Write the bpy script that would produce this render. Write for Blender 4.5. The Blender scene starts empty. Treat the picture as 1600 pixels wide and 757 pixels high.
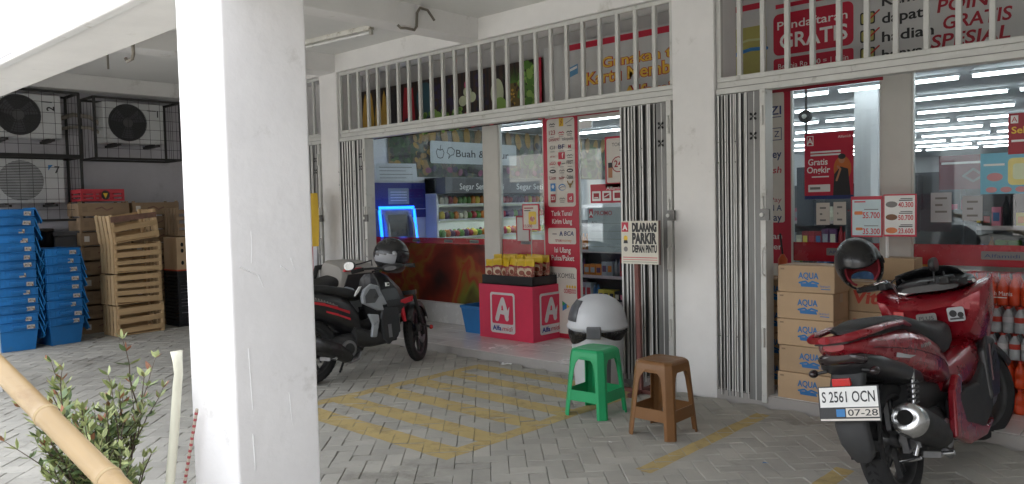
import bpy, math, random
from mathutils import Vector, Matrix
R = math.radians
PI = math.pi
random.seed(7)
S = bpy.context.scene
COL = S.collection

# ---------------------------------------------------------------- camera
cam_d = bpy.data.cameras.new("camera")
cam = bpy.data.objects.new("camera", cam_d); COL.objects.link(cam); S.camera = cam
cam_d.sensor_width = 36; cam_d.sensor_fit = 'HORIZONTAL'; cam_d.lens = 36 * 1221.0 / 1600
cam_d.clip_start = 0.05; cam_d.clip_end = 400
_yaw, _pit, _rol = R(133.046), R(-2.710), R(-1.305)
_fw = Vector((math.cos(_yaw) * math.cos(_pit), math.sin(_yaw) * math.cos(_pit), math.sin(_pit)))
_r = Vector((math.sin(_yaw), -math.cos(_yaw), 0)); _u = _r.cross(_fw)
_r2 = math.cos(_rol) * _r + math.sin(_rol) * _u; _u2 = -math.sin(_rol) * _r + math.cos(_rol) * _u
cam.matrix_world = Matrix(((_r2.x, _u2.x, -_fw.x, 0), (_r2.y, _u2.y, -_fw.y, 0), (_r2.z, _u2.z, -_fw.z, 1.5), (0, 0, 0, 1)))

# ---------------------------------------------------------------- world, sun, exposure
SUN_EL, SUN_AZ = 60, 62          # azimuth of the sun, degrees from +X counter-clockwise
W = bpy.data.worlds.new("World"); S.world = W; W.use_nodes = True
nt = W.node_tree; nt.nodes.clear()
sky = nt.nodes.new('ShaderNodeTexSky'); sky.sky_type = 'NISHITA'; sky.sun_disc = False
sky.sun_elevation = R(SUN_EL); sky.sun_rotation = R(90 - SUN_AZ); sky.air_density = 1.2; sky.dust_density = 3.0
hs = nt.nodes.new('ShaderNodeHueSaturation'); hs.inputs['Saturation'].default_value = 0.22
bg = nt.nodes.new('ShaderNodeBackground'); bg.inputs['Strength'].default_value = 0.15
wo = nt.nodes.new('ShaderNodeOutputWorld')
nt.links.new(sky.outputs[0], hs.inputs['Color']); nt.links.new(hs.outputs[0], bg.inputs[0]); nt.links.new(bg.outputs[0], wo.inputs[0])
sl = bpy.data.lights.new("sun", 'SUN'); sl.energy = 3.0; sl.angle = R(3); sl.color = (1, .96, .9)
sun = bpy.data.objects.new("sun", sl); COL.objects.link(sun)
_sd = Vector((math.cos(R(SUN_AZ)) * math.cos(R(SUN_EL)), math.sin(R(SUN_AZ)) * math.cos(R(SUN_EL)), math.sin(R(SUN_EL))))
sun.rotation_euler = _sd.to_track_quat('Z', 'Y').to_euler()
S.view_settings.view_transform = 'Standard'; S.view_settings.look = 'None'
S.view_settings.gamma = 1; S.view_settings.use_curve_mapping = False
S.view_settings.exposure = 2.72
S.cycles.use_denoising = True
S.cycles.max_bounces = 10; S.cycles.diffuse_bounces = 6; S.cycles.transparent_max_bounces = 24
S.cycles.sample_clamp_indirect = 6

# ---------------------------------------------------------------- materials
def lin(h):
    if not isinstance(h, str): return tuple(h) + (1,) if len(h) == 3 else h
    h = h.lstrip('#'); c = [int(h[i:i + 2], 16) / 255 for i in (0, 2, 4)]
    return tuple(x / 12.92 if x <= .04045 else ((x + .055) / 1.055) ** 2.4 for x in c) + (1,)
_mats = {}
def mat(name, col, rough=.6, metal=0, var=.06, scale=6, bump=0, bscale=60, spec=.5, coat=0, emit=0, streak=False, island=0, coord='Object', dirt=None, objvar=0):
    if name in _mats: return _mats[name]
    m = bpy.data.materials.new(name); m.use_nodes = True; _mats[name] = m
    n = m.node_tree.nodes; l = m.node_tree.links; b = n['Principled BSDF']
    c = lin(col)
    b.inputs['Roughness'].default_value = rough; b.inputs['Metallic'].default_value = metal
    b.inputs['Specular IOR Level'].default_value = spec; b.inputs['Coat Weight'].default_value = coat
    b.inputs['Coat Roughness'].default_value = .12
    tc = n.new('ShaderNodeTexCoord'); src = tc.outputs[coord]
    if streak:
        mp = n.new('ShaderNodeMapping'); mp.inputs['Scale'].default_value = (1, 1, .08) if streak is True else streak
        l.new(src, mp.inputs[0]); src = mp.outputs[0]
    nz = n.new('ShaderNodeTexNoise'); nz.inputs['Scale'].default_value = scale; nz.inputs['Detail'].default_value = 5
    nz.inputs['Roughness'].default_value = .65; l.new(src, nz.inputs['Vector'])
    mr = n.new('ShaderNodeMapRange'); mr.inputs[1].default_value = .3; mr.inputs[2].default_value = .7
    mr.inputs[3].default_value = 1 - var; mr.inputs[4].default_value = 1 + var; l.new(nz.outputs[0], mr.inputs[0])
    val = mr.outputs[0]
    if island:
        g = n.new('ShaderNodeNewGeometry'); mi = n.new('ShaderNodeMapRange')
        mi.inputs[3].default_value = 1 - island; mi.inputs[4].default_value = 1 + island; l.new(g.outputs['Random Per Island'], mi.inputs[0])
        mm = n.new('ShaderNodeMath'); mm.operation = 'MULTIPLY'; l.new(val, mm.inputs[0]); l.new(mi.outputs[0], mm.inputs[1]); val = mm.outputs[0]
    mx = n.new('ShaderNodeMix'); mx.data_type = 'RGBA'; mx.blend_type = 'MULTIPLY'; mx.inputs[0].default_value = 1
    mx.inputs[6].default_value = c; l.new(val, mx.inputs[7]); out = mx.outputs[2]
    if dirt:   # (colour, noise scale, low, high): stains with a shape of their own
        n2 = n.new('ShaderNodeTexNoise'); n2.inputs['Scale'].default_value = dirt[1]; n2.inputs['Detail'].default_value = 7; n2.inputs['Roughness'].default_value = .7
        l.new(src, n2.inputs['Vector'])
        r2 = n.new('ShaderNodeMapRange'); r2.inputs[1].default_value = dirt[2]; r2.inputs[2].default_value = dirt[3]; l.new(n2.outputs[0], r2.inputs[0])
        m2 = n.new('ShaderNodeMix'); m2.data_type = 'RGBA'; l.new(r2.outputs[0], m2.inputs[0]); l.new(out, m2.inputs[6]); m2.inputs[7].default_value = lin(dirt[0]); out = m2.outputs[2]
    if objvar:
        oi = n.new('ShaderNodeObjectInfo'); mo = n.new('ShaderNodeMapRange'); mo.inputs[3].default_value = 1 - objvar; mo.inputs[4].default_value = 1 + objvar; l.new(oi.outputs['Random'], mo.inputs[0])
        m3 = n.new('ShaderNodeMix'); m3.data_type = 'RGBA'; m3.blend_type = 'MULTIPLY'; m3.inputs[0].default_value = 1; l.new(out, m3.inputs[6]); l.new(mo.outputs[0], m3.inputs[7]); out = m3.outputs[2]
    l.new(out, b.inputs['Base Color'])
    rr = n.new('ShaderNodeMapRange'); rr.inputs[1].default_value = .3; rr.inputs[2].default_value = .7
    rr.inputs[3].default_value = max(0, rough - .08); rr.inputs[4].default_value = min(1, rough + .08); l.new(nz.outputs[0], rr.inputs[0]); l.new(rr.outputs[0], b.inputs['Roughness'])
    if emit:
        b.inputs['Emission Color'].default_value = c; b.inputs['Emission Strength'].default_value = emit
    if bump:
        nb = n.new('ShaderNodeTexNoise'); nb.inputs['Scale'].default_value = bscale; nb.inputs['Detail'].default_value = 6; l.new(src, nb.inputs['Vector'])
        bp = n.new('ShaderNodeBump'); bp.inputs['Strength'].default_value = bump; bp.inputs['Distance'].default_value = .01
        l.new(nb.outputs[0], bp.inputs['Height']); l.new(bp.outputs[0], b.inputs['Normal'])
    return m
def glass(name, tint=(1, 1, 1), refl=1.0, rough=0.0):
    if name in _mats: return _mats[name]
    m = bpy.data.materials.new(name); m.use_nodes = True; _mats[name] = m
    n = m.node_tree.nodes; l = m.node_tree.links; n.remove(n['Principled BSDF'])
    t = n.new('ShaderNodeBsdfTransparent'); t.inputs[0].default_value = tint + (1,)
    g = n.new('ShaderNodeBsdfGlossy'); g.inputs['Roughness'].default_value = rough; g.inputs[0].default_value = (.9, .95, 1, 1)
    ge = n.new('ShaderNodeNewGeometry'); dt = n.new('ShaderNodeVectorMath'); dt.operation = 'DOT_PRODUCT'
    l.new(ge.outputs['Incoming'], dt.inputs[0]); l.new(ge.outputs['Normal'], dt.inputs[1])
    def op(kind, a, b):
        q = n.new('ShaderNodeMath'); q.operation = kind
        for i, x in enumerate((a, b)):
            if x is None: continue
            if isinstance(x, (int, float)): q.inputs[i].default_value = x
            else: l.new(x, q.inputs[i])
        return q.outputs[0]
    c_ = op('ABSOLUTE', dt.outputs['Value'], None); p5 = op('POWER', op('SUBTRACT', 1.0, c_), 5.0)   # Schlick reflectance of a thin pane
    mm = op('MULTIPLY', op('ADD', op('MULTIPLY', p5, .96), .04), refl)
    mx = n.new('ShaderNodeMixShader'); l.new(mm, mx.inputs[0]); l.new(t.outputs[0], mx.inputs[1]); l.new(g.outputs[0], mx.inputs[2])
    l.new(mx.outputs[0], n['Material Output'].inputs[0])
    return m
def film(name, col, alpha, rough=.25, wear=None):   # see-through printed film or worn paint
    if name in _mats: return _mats[name]
    m = mat(name, col, rough, var=.08, scale=4)
    n = m.node_tree.nodes; l = m.node_tree.links; b = n['Principled BSDF']
    if wear:
        tc = n.new('ShaderNodeTexCoord'); nz = n.new('ShaderNodeTexNoise'); nz.inputs['Scale'].default_value = wear[0]; nz.inputs['Detail'].default_value = 8; nz.inputs['Roughness'].default_value = .75
        l.new(tc.outputs['Object'], nz.inputs['Vector'])
        mr = n.new('ShaderNodeMapRange'); mr.inputs[1].default_value = wear[1]; mr.inputs[2].default_value = wear[2]; mr.inputs[3].default_value = wear[3]; mr.inputs[4].default_value = alpha
        l.new(nz.outputs[0], mr.inputs[0]); l.new(mr.outputs[0], b.inputs['Alpha'])
    else: b.inputs['Alpha'].default_value = alpha
    return m

def printed(name, stops, scale=3.5, alpha=1, rough=.35, dist=1.0):   # blurred colour print: warped noise through a colour ramp
    m = mat(name, '#808080', rough); n = m.node_tree.nodes; l = m.node_tree.links; b = n['Principled BSDF']
    tc = n.new('ShaderNodeTexCoord'); nz = n.new('ShaderNodeTexNoise'); nz.inputs['Scale'].default_value = scale; nz.inputs['Detail'].default_value = 3; nz.inputs['Distortion'].default_value = dist
    l.new(tc.outputs['Object'], nz.inputs['Vector']); cr = n.new('ShaderNodeValToRGB'); el = cr.color_ramp.elements
    while len(el) < len(stops): el.new(.5)
    for e, (p_, c) in zip(el, stops): e.position = p_; e.color = lin(c)
    l.new(nz.outputs[0], cr.inputs[0]); l.new(cr.outputs[0], b.inputs['Base Color']); b.inputs['Alpha'].default_value = alpha
    return m

# ---------------------------------------------------------------- mesh builder
_txt = {}
def text_geo(s, bold=0, shear=0):
    k = (s, bold, shear)
    if k not in _txt:
        c = bpy.data.curves.new("t", 'FONT'); c.body = s; c.size = 1; c.offset = bold; c.shear = shear; c.resolution_u = 3
        o = bpy.data.objects.new("t", c); me = bpy.data.meshes.new_from_object(o)
        v = [tuple(q.co)[:2] for q in me.vertices]; f = [tuple(p.vertices) for p in me.polygons]
        bpy.data.objects.remove(o); bpy.data.curves.remove(c); bpy.data.meshes.remove(me)
        x0 = min((q[0] for q in v), default=0); x1 = max((q[0] for q in v), default=1)
        _txt[k] = (v, f, x0, x1)
    return _txt[k]
def frame(loc=(0, 0, 0), rz=0, rx=0, ry=0):
    return Matrix.Translation(loc) @ Matrix.Rotation(rz, 4, 'Z') @ Matrix.Rotation(ry, 4, 'Y') @ Matrix.Rotation(rx, 4, 'X')
LAY = .0012
class MB:
    def __init__(s, M=None):
        s.v = []; s.f = []; s.mi = []; s.sm = []; s.mats = []; s.M = M or Matrix(); s.k = 0
    def add(s, vs, fs, m, smooth=False):
        if m not in s.mats: s.mats.append(m)
        k = s.mats.index(m); o = len(s.v)
        for q in vs:
            p = s.M @ Vector(q); s.v.append((p.x, p.y, p.z))
        for f in fs: s.f.append(tuple(i + o for i in f)); s.mi.append(k); s.sm.append(smooth)
        return s
    def box(s, x0, x1, y0, y1, z0, z1, m):
        return s.add([(x0, y0, z0), (x1, y0, z0), (x1, y1, z0), (x0, y1, z0), (x0, y0, z1), (x1, y0, z1), (x1, y1, z1), (x0, y1, z1)],
                     [(0, 3, 2, 1), (4, 5, 6, 7), (0, 1, 5, 4), (1, 2, 6, 5), (2, 3, 7, 6), (3, 0, 4, 7)], m)
    def cbox(s, c, d, m): return s.box(c[0] - d[0] / 2, c[0] + d[0] / 2, c[1] - d[1] / 2, c[1] + d[1] / 2, c[2] - d[2] / 2, c[2] + d[2] / 2, m)
    def bar(s, a, b, w, h, m, up=(0, 0, 1)):       # rectangular bar from a to b
        a = Vector(a); b = Vector(b); d = (b - a).normalized(); up = Vector(up)
        if abs(d.dot(up)) > .98: up = Vector((0, 1, 0))
        x = d.cross(up).normalized() * w / 2; y = x.cross(d).normalized() * h / 2
        vs = [a - x - y, a + x - y, a + x + y, a - x + y, b - x - y, b + x - y, b + x + y, b - x + y]
        return s.add(vs, [(0, 1, 2, 3), (7, 6, 5, 4), (0, 4, 5, 1), (1, 5, 6, 2), (2, 6, 7, 3), (3, 7, 4, 0)], m)
    def rings(s, rs, m, caps=True, smooth=True, closed=False):
        n = len(rs[0]); vs = [p for r in rs for p in r]; fs = []
        k = len(rs)
        for i in range(k if closed else k - 1):
            a = i * n; b = ((i + 1) % k) * n
            for j in range(n): fs.append((a + j, a + (j + 1) % n, b + (j + 1) % n, b + j))
        s.add(vs, fs, m, smooth)
        if caps and not closed:
            s.add(rs[0], [tuple(range(n - 1, -1, -1))], m); s.add(rs[-1], [tuple(range(n))], m)
        return s
    def tube(s, path, r, m, n=10, caps=True, closed=False, smooth=True):
        P = [Vector(p) for p in path]; k = len(P); rr = r if isinstance(r, (list, tuple)) else [r] * k
        rs = []; prev = None
        for i, p in enumerate(P):
            if closed: d = P[(i + 1) % k] - P[i - 1]
            else: d = P[min(i + 1, k - 1)] - P[max(i - 1, 0)]
            d.normalize()
            if prev is None:
                u = Vector((0, 0, 1)) if abs(d.z) < .9 else Vector((1, 0, 0)); x = d.cross(u).normalized()
            else: x = (prev - d * prev.dot(d)).normalized()
            prev = x; y = d.cross(x)
            rs.append([p + (x * math.cos(2 * PI * j / n) + y * math.sin(2 * PI * j / n)) * rr[i] for j in range(n)])
        return s.rings(rs, m, caps, smooth, closed)
    def cyl(s, a, b, r, m, n=20, r2=None): return s.tube([a, b], [r, r if r2 is None else r2], m, n)
    def lathe(s, prof, m, n=32, c=(0, 0, 0), axis='z', caps=True):
        rs = []
        for r, z in prof:
            ring = []
            for j in range(n):
                a = 2 * PI * j / n; x, y = r * math.cos(a), r * math.sin(a)
                ring.append({'z': (c[0] + x, c[1] + y, c[2] + z), 'y': (c[0] + x, c[1] + z, c[2] - y), 'x': (c[0] + z, c[1] + x, c[2] + y)}[axis])
            rs.append(ring)
        return s.rings(rs, m, caps)
    def loft(s, secs, m, n=18, caps=True):         # sections (x, y, z, half width, half height, exponent, tilt)
        rs = []
        for q in secs:
            x, y, z, hw, hh = q[:5]; e = q[5] if len(q) > 5 else 2.4; t = q[6] if len(q) > 6 else 0
            ring = []
            for j in range(n):
                a = 2 * PI * j / n; c, d = math.cos(a), math.sin(a)
                yy = hw * math.copysign(abs(c) ** (2 / e), c); zz = hh * math.copysign(abs(d) ** (2 / e), d)
                ring.append((x + t * zz, y + yy, z + zz))
            rs.append(ring)
        return s.rings(rs, m, caps)
    def prism(s, poly, fn, t0, t1, m):             # fn(u, v, t) -> point
        n = len(poly); a = [fn(u, v, t0) for u, v in poly]; b = [fn(u, v, t1) for u, v in poly]
        fs = [tuple(range(n)), tuple(range(2 * n - 1, n - 1, -1))] + [(i, n + i, n + (i + 1) % n, (i + 1) % n) for i in range(n)]
        return s.add(a + b, fs, m)
    def ball(s, c, r, m, n=16, k=10, lo=-90, hi=90):
        rx, ry, rz = r if isinstance(r, (tuple, list)) else (r, r, r)
        rs = []
        for i in range(k + 1):
            t = R(lo + (hi - lo) * i / k); q = max(math.cos(t), 1e-3)
            rs.append([(c[0] + rx * q * math.cos(2 * PI * j / n), c[1] + ry * q * math.sin(2 * PI * j / n), c[2] + rz * math.sin(t)) for j in range(n)])
        return s.rings(rs, m)
    # flat prints: u to the right, v up, L = layer towards the viewer (local -y)
    def lay(s, L): s.k += 1; return -L * LAY - s.k * 4e-5     # every print layer a hair in front of the one before
    def poly(s, pts, L, m): y = s.lay(L); return s.add([(u, y, v) for u, v in pts], [tuple(range(len(pts)))], m)
    def rect(s, u0, v0, u1, v1, L, m): return s.poly([(u0, v0), (u1, v0), (u1, v1), (u0, v1)], L, m)
    def rrect(s, u0, v0, u1, v1, r, L, m):
        pts = []
        for cx, cy, a0 in ((u1 - r, v0 + r, -90), (u1 - r, v1 - r, 0), (u0 + r, v1 - r, 90), (u0 + r, v0 + r, 180)):
            pts += [(cx + r * math.cos(R(a0 + 18 * i)), cy + r * math.sin(R(a0 + 18 * i))) for i in range(6)]
        return s.poly(pts, L, m)
    def disc(s, u, v, a, b, L, m, rot=0, n=18):
        c, d = math.cos(rot), math.sin(rot)
        return s.poly([(u + a * math.cos(2 * PI * i / n) * c - b * math.sin(2 * PI * i / n) * d, v + a * math.cos(2 * PI * i / n) * d + b * math.sin(2 * PI * i / n) * c) for i in range(n)], L, m)
    def stroke(s, pts, w, L, m):                    # a thick polyline
        for (a, b), (c, d) in zip(pts[:-1], pts[1:]):
            q = math.hypot(c - a, d - b) or 1; x, y = -(d - b) / q * w / 2, (c - a) / q * w / 2
            s.poly([(a - x, b - y), (c - x, d - y), (c + x, d + y), (a + x, b + y)], L, m)
            s.disc(c, d, w / 2, w / 2, L, m, n=10)
        s.disc(pts[0][0], pts[0][1], w / 2, w / 2, L, m, n=10); return s
    def text(s, t, u, v, h, L, m, w=None, al='l', bold=0, shear=0, rot=0):   # h = capital height
        vs, fs, x0, x1 = text_geo(t, bold, shear); k = h / .69; kx = k if w is None else w / max(x1 - x0, 1e-6)
        off = {'l': -x0 * kx, 'c': -(x0 + x1) / 2 * kx, 'r': -x1 * kx}[al]
        c, d = math.cos(rot), math.sin(rot)
        pts = [((p[0] * kx + off), p[1] * k) for p in vs]
        y = s.lay(L); return s.add([(u + a * c - b * d, y, v + a * d + b * c) for a, b in pts], fs, m)
    def obj(s, name, parent=None, bevel=0, seg=2, sub=0, label=None, cat=None, group=None, kind=None, ang=35):
        me = bpy.data.meshes.new(name); me.from_pydata(s.v, [], s.f); me.update()
        for m in s.mats: me.materials.append(m)
        me.polygons.foreach_set('material_index', s.mi); me.polygons.foreach_set('use_smooth', s.sm)
        o = bpy.data.objects.new(name, me); COL.objects.link(o)
        if parent: o.parent = parent
        if bevel:
            b = o.modifiers.new('b', 'BEVEL'); b.width = bevel; b.segments = seg; b.limit_method = 'ANGLE'; b.angle_limit = R(ang)
        if sub:
            b = o.modifiers.new('s', 'SUBSURF'); b.levels = sub; b.render_levels = sub
        return tag(o, label, cat, group, kind)
def tag(o, label=None, cat=None, group=None, kind=None):
    for k, v in (('label', label), ('category', cat), ('group', group), ('kind', kind)):
        if v: o[k] = v
    return o
def thing(name, loc, label, cat, group=None, rz=0, rx=0, ry=0):
    o = bpy.data.objects.new(name, None); COL.objects.link(o); o.empty_display_size = .1
    o.location = loc; o.rotation_euler = (rx, ry, rz)
    return tag(o, label, cat, group)
KIDS = {}
def copy_tree(o, loc=None, rz=None, label=None, group=None, parent=None):
    c = o.copy(); COL.objects.link(c)
    if parent: c.parent = parent
    if loc is not None: c.location = loc
    if rz is not None: c.rotation_euler.z = rz
    if label: c['label'] = label
    if group: c['group'] = group
    for ch in [q for q in list(COL.objects) if q.parent == o]: copy_tree(ch, parent=c)
    return c
# ---------------------------------------------------------------- shared materials
WALL = mat('white wall paint', (.80, .79, .775), .75, var=.05, scale=2.2, bump=.12, bscale=35, dirt=('#a9a69b', 3.0, .60, .86))
PILL = mat('pillar paint', (.80, .79, .79), .8, var=.06, scale=2.2, bump=.35, bscale=16, dirt=('#9d998f', 3.5, .60, .95))
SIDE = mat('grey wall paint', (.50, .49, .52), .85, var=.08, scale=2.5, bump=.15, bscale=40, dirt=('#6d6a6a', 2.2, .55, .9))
CEIL = mat('ceiling paint', (.74, .74, .72), .8, var=.04, scale=1.5, bump=.05)
PAVE = mat('concrete paver', (.395, .378, .335), .9, var=.14, scale=2.4, bump=.5, bscale=220, island=.10, dirt=('#5a564c', 1.25, .56, .80))
SAND = mat('joint sand', (.085, .08, .072), .95, var=.2, scale=30, bump=.4)
YEL = film('worn yellow paint', '#c4ad74', .84, .9, wear=(4.5, .30, .50, .45))
STEEL = mat('galvanised steel', (.74, .74, .72), .45, .15, var=.14, scale=5, streak=True, dirt=('#6a5744', 6, .55, .80))  # brightness also stands in for light on the gate flanges
STEELD = mat('shade toned gate steel', (.20, .20, .195), .5, .4, var=.2, scale=5, streak=True, dirt=('#4c463d', 6, .55, .8))  # darker copy: shade between the gate leaves is put into its colour
STEELW = mat('pale painted steel', (.60, .60, .57), .5, .1, var=.08, scale=5, dirt=('#77705f', 9, .60, .8))
BLACK = mat('black plastic', (.018, .018, .019), .45, var=.15)
DARK = mat('dark hole', (.008, .008, .008), .9)
WHITE = mat('white print', (.78, .78, .76), .5, var=.03)
CREAM = mat('cream print', (.66, .62, .56), .45, var=.03)
RED = mat('red print', '#b8203a', .4, var=.05)
DRED = mat('dark red print', '#9a1b2c', .4, var=.05)
INK = mat('black ink', (.02, .02, .022), .5)
NAVY = mat('navy ink', '#1d2f66', .5)
BLUEI = mat('blue ink', '#2f78b5', .5)
YELI = mat('yellow ink', '#e0b93a', .5)
GREYI = mat('grey ink', '#7d7b78', .5)
TILE = mat('white floor tile', (.66, .64, .62), .22, var=.05, scale=1.2, dirt=('#8f877c', 2.5, .58, .85))
GROUT = mat('grout', (.40, .38, .36), .9)
GLASS = glass('shop window glass', (.90, .94, .94), .95)
ALU = mat('cream window post', (.60, .585, .54), .4, .0, var=.04)

# ---------------------------------------------------------------- ground
g = MB(); g.add([(-150, -150, -.034), (150, -150, -.034), (150, 150, -.034), (-150, 150, -.034)], [(0, 1, 2, 3)], SAND)
g.obj('ground', kind='structure')
road = MB(); road.add([(-150, -16, -.03), (150, -16, -.03), (150, -5, -.03), (-150, -5, -.03)], [(0, 1, 2, 3)], mat('asphalt', (.06, .06, .062), .9, var=.2, scale=3, bump=.3, bscale=150))
road.obj('road', kind='structure')
apron = MB(); apron.add([(-60, -5, -.028), (40, -5, -.028), (40, -.35, -.028), (-60, -.35, -.028)], [(0, 1, 2, 3)], mat('forecourt concrete', (.46, .45, .42), .9, var=.12, scale=2, bump=.3))
apron.obj('forecourt', kind='structure')

def clip(poly, rect):
    x0, x1, y0, y1 = rect
    for ax, lim, sg in ((0, x0, 1), (0, x1, -1), (1, y0, 1), (1, y1, -1)):
        out = []
        for i, p in enumerate(poly):
            q = poly[i - 1]; a = sg * (q[ax] - lim); b = sg * (p[ax] - lim)
            if a * b < 0: t = a / (a - b); out.append((q[0] + t * (p[0] - q[0]), q[1] + t * (p[1] - q[1])))
            if b >= 0: out.append(p)
        poly = out
        if not poly: break
    return poly
MARKS = {'parking box': [(-5.85, -3.42, 3.05, 3.25), (-5.27, -3.42, 3.43, 3.62), (-5.27, -3.42, 3.84, 4.03), (-5.27, -3.42, 4.22, 4.40), (-5.27, -3.42, 4.61, 4.79), (-5.27, -3.42, 4.97, 5.14), (-5.27, -5.15, 3.25, 3.45), (-5.27, -5.15, 3.62, 3.86), (-5.27, -5.15, 4.03, 4.24), (-5.27, -5.15, 4.40, 4.63), (-5.27, -5.15, 4.79, 4.99), (-3.54, -3.42, 3.25, 3.45), (-3.54, -3.42, 3.62, 3.86), (-3.54, -3.42, 4.03, 4.24), (-3.54, -3.42, 4.40, 4.63), (-3.54, -3.42, 4.79, 4.99)],
         'bay line': [(-2.47, -2.37, 3.62, 5.12)], 'bay line far': [(-1.63, -1.53, 2.9, 4.35)]}
marks = {k: MB() for k in MARKS}
pv = MB(); PA = .105; GAP = .0014; CH = .0035
ca, sa = math.cos(R(45)), math.sin(R(45))
def w2(u, v): return (u * ca - v * sa, u * sa + v * ca)
rp = random.Random(3)
PX0, PX1, PY0, PY1 = -11.2, 2.4, -.4, 5.36
vs, fs = [], []
for i in range(-140, 140):
    for j in range(-80, 80):
        for (du, dv, lu, lv) in ((0, 0, 2, 1), (2, -1, 1, 2)):
            u0 = (i + 4 * j + du) * PA; v0 = (i + dv) * PA
            c = w2(u0 + lu * PA / 2, v0 + lv * PA / 2)
            if not (PX0 - .2 < c[0] < PX1 + .2 and PY0 - .2 < c[1] < PY1 + .02): continue
            a0, a1, b0, b1 = u0 + GAP, u0 + lu * PA - GAP, v0 + GAP, v0 + lv * PA - GAP
            dz = rp.uniform(-.0035, .0015); tx, ty = rp.uniform(-.002, .002), rp.uniform(-.002, .002)
            o = len(vs); ring = []
            for (x0, x1, y0, y1, z) in ((a0, a1, b0, b1, -.03), (a0, a1, b0, b1, -CH), (a0 + CH, a1 - CH, b0 + CH, b1 - CH, 0)):
                for k, (uu, vv) in enumerate(((x0, y0), (x1, y0), (x1, y1), (x0, y1))):
                    p = w2(uu, vv); py = min(p[1], 5.352)
                    vs.append((p[0], py, z + (dz + (tx if k in (1, 2) else -tx) + (ty if k > 1 else -ty) if z > -.02 else 0)))
            for q in (0, 4):
                for k in range(4): fs.append((o + q + k, o + q + (k + 1) % 4, o + q + 4 + (k + 1) % 4, o + q + 4 + k))
            fs.append((o + 8, o + 9, o + 10, o + 11))
            top = [vs[o + 8 + k] for k in range(4)]
            for key, rects in MARKS.items():
                for r in rects:
                    pl = clip([(vs[o + 4 + k][0], vs[o + 4 + k][1]) for k in range(4)], r)
                    if len(pl) > 2:
                        # height on the block's own (slightly tilted) top
                        def zz(x, y):
                            U = (x * ca + y * sa - a0 - CH) / (a1 - a0 - 2 * CH); V = (-x * sa + y * ca - b0 - CH) / (b1 - b0 - 2 * CH)
                            return top[0][2] + U * (top[1][2] - top[0][2]) + V * (top[3][2] - top[0][2]) + .0012
                        marks[key].add([(x, y, zz(x, y)) for x, y in pl], [tuple(range(len(pl)))], YEL)
pv.add(vs, fs, PAVE); pv.obj('paving', kind='structure')
for k, mk in marks.items(): mk.obj('parking_marking', kind='structure')

# raised tiled step in front of the shop: kerb edge, then tiles 0.4 m
st = MB(); st.box(-7.74, 3.0, 5.362, 5.40, -.03, .066, GROUT); st.box(-10.85, 3.0, 5.72, 6.4, -.03, .06, GROUT); st.box(-7.74, 3, 5.40, 5.72, -.03, .06, GROUT)
x = -7.74
while x < 2.9:
    for y0, y1 in ((5.385, 5.72), (5.724, 6.12), (6.124, 6.40)):
        st.box(x + .002, x + .398, y0, y1 - .002, .055, .07, TILE)
    x += .4
st.obj('tiled_step', kind='structure', bevel=.0015, seg=1)
fl = MB(); fl.box(-9.0, 3.0, 6.47, 27, -.03, .07, mat('shop floor', (.55, .53, .51), .18, var=.05)); fl.obj('shop_floor', kind='structure')

# ---------------------------------------------------------------- the building
B = thing('shop_building', (-4, 3.5, 0), 'white concrete shop building with pillars, open arcade and tall shop windows', 'building')
B.location = (0, 0, 0)
def part(mb, name, **k): return mb.obj(name, B, **k)
def pbox(name, m, *b, bevel=.008, **k): return part(MB().box(*b, m), name, bevel=bevel, **k)
# near pillar with plaster lumps
pn = MB(); pn.box(-3.29, -2.9, 1.48, 1.86, -.02, 2.47, PILL)
rq = random.Random(11)
o = part(pn, 'pillar', bevel=.012, seg=3, label='nearest white pillar with lumpy plaster, behind the leaning bamboo')
chips = MB(); CH_ = mat('plaster ridge', (.80, .80, .80), .85, bump=.4, bscale=60)
def ridge(pts, w):
    for (y0, z0), (y1, z1) in zip(pts[:-1], pts[1:]):
        chips.tube([(-2.9005, y0, z0), (-2.8995, y1, z1)], [w, w * .6], CH_, 6)
ridge([(1.575, 1.42), (1.577, 1.36), (1.572, 1.29)], .002)
ridge([(1.52, 1.28), (1.60, 1.24), (1.62, 1.19)], .004); ridge([(1.70, 1.27), (1.735, 1.245)], .005)
ridge([(1.75, 1.30), (1.77, 1.24)], .003); ridge([(1.545, .95), (1.55, .80), (1.553, .70)], .003); ridge([(1.72, .74), (1.73, .60)], .003); ridge([(1.55, .6), (1.555, .45)], .004)
part(chips, 'plaster_ridge')
for x in (-8.12, 1.6): pbox('pillar', PILL, x, x + .36, 1.48, 1.86, -.02, 2.47)
for x in (-8.12, -3.26, 1.6): pbox('pillar', WALL, x, x + .36, 5.36, 5.72, -.02, 3.095)
pbox('beam', WALL, -11.4, 2.4, 1.48, 1.86, 2.47, 3.3)
pbox('beam', WALL, -11.4, 2.4, 5.361, 5.719, 3.095, 3.302)
for x in (-8.1, -5.62, -3.22, -.75, 1.62): pbox('beam', WALL, x, x + (.23 if x in (-5.62, -.75) else .32), 1.858, 5.363, 3.092, 3.302)
pbox('ceiling', CEIL, -11.4, 3.2, 1.6, 6.6, 3.3, 3.45, bevel=0)
pbox('wall', WALL, -11.4, 3.2, 1.50, 1.70, 3.301, 6.6)  # upper storey wall out of view, added to block light
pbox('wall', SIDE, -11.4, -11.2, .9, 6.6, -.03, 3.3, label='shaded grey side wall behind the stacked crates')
pbox('beam', WALL, -11.2, -10.92, 1.86, 6.4, 3.1, 3.301)
pbox('wall', WALL, 2.4, 2.6, 1.5, 6.4, -.03, 3.3)
pbox('roof_slab', CEIL, -11.5, 3.3, 1.4, 28, 6.6, 6.75)
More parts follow.
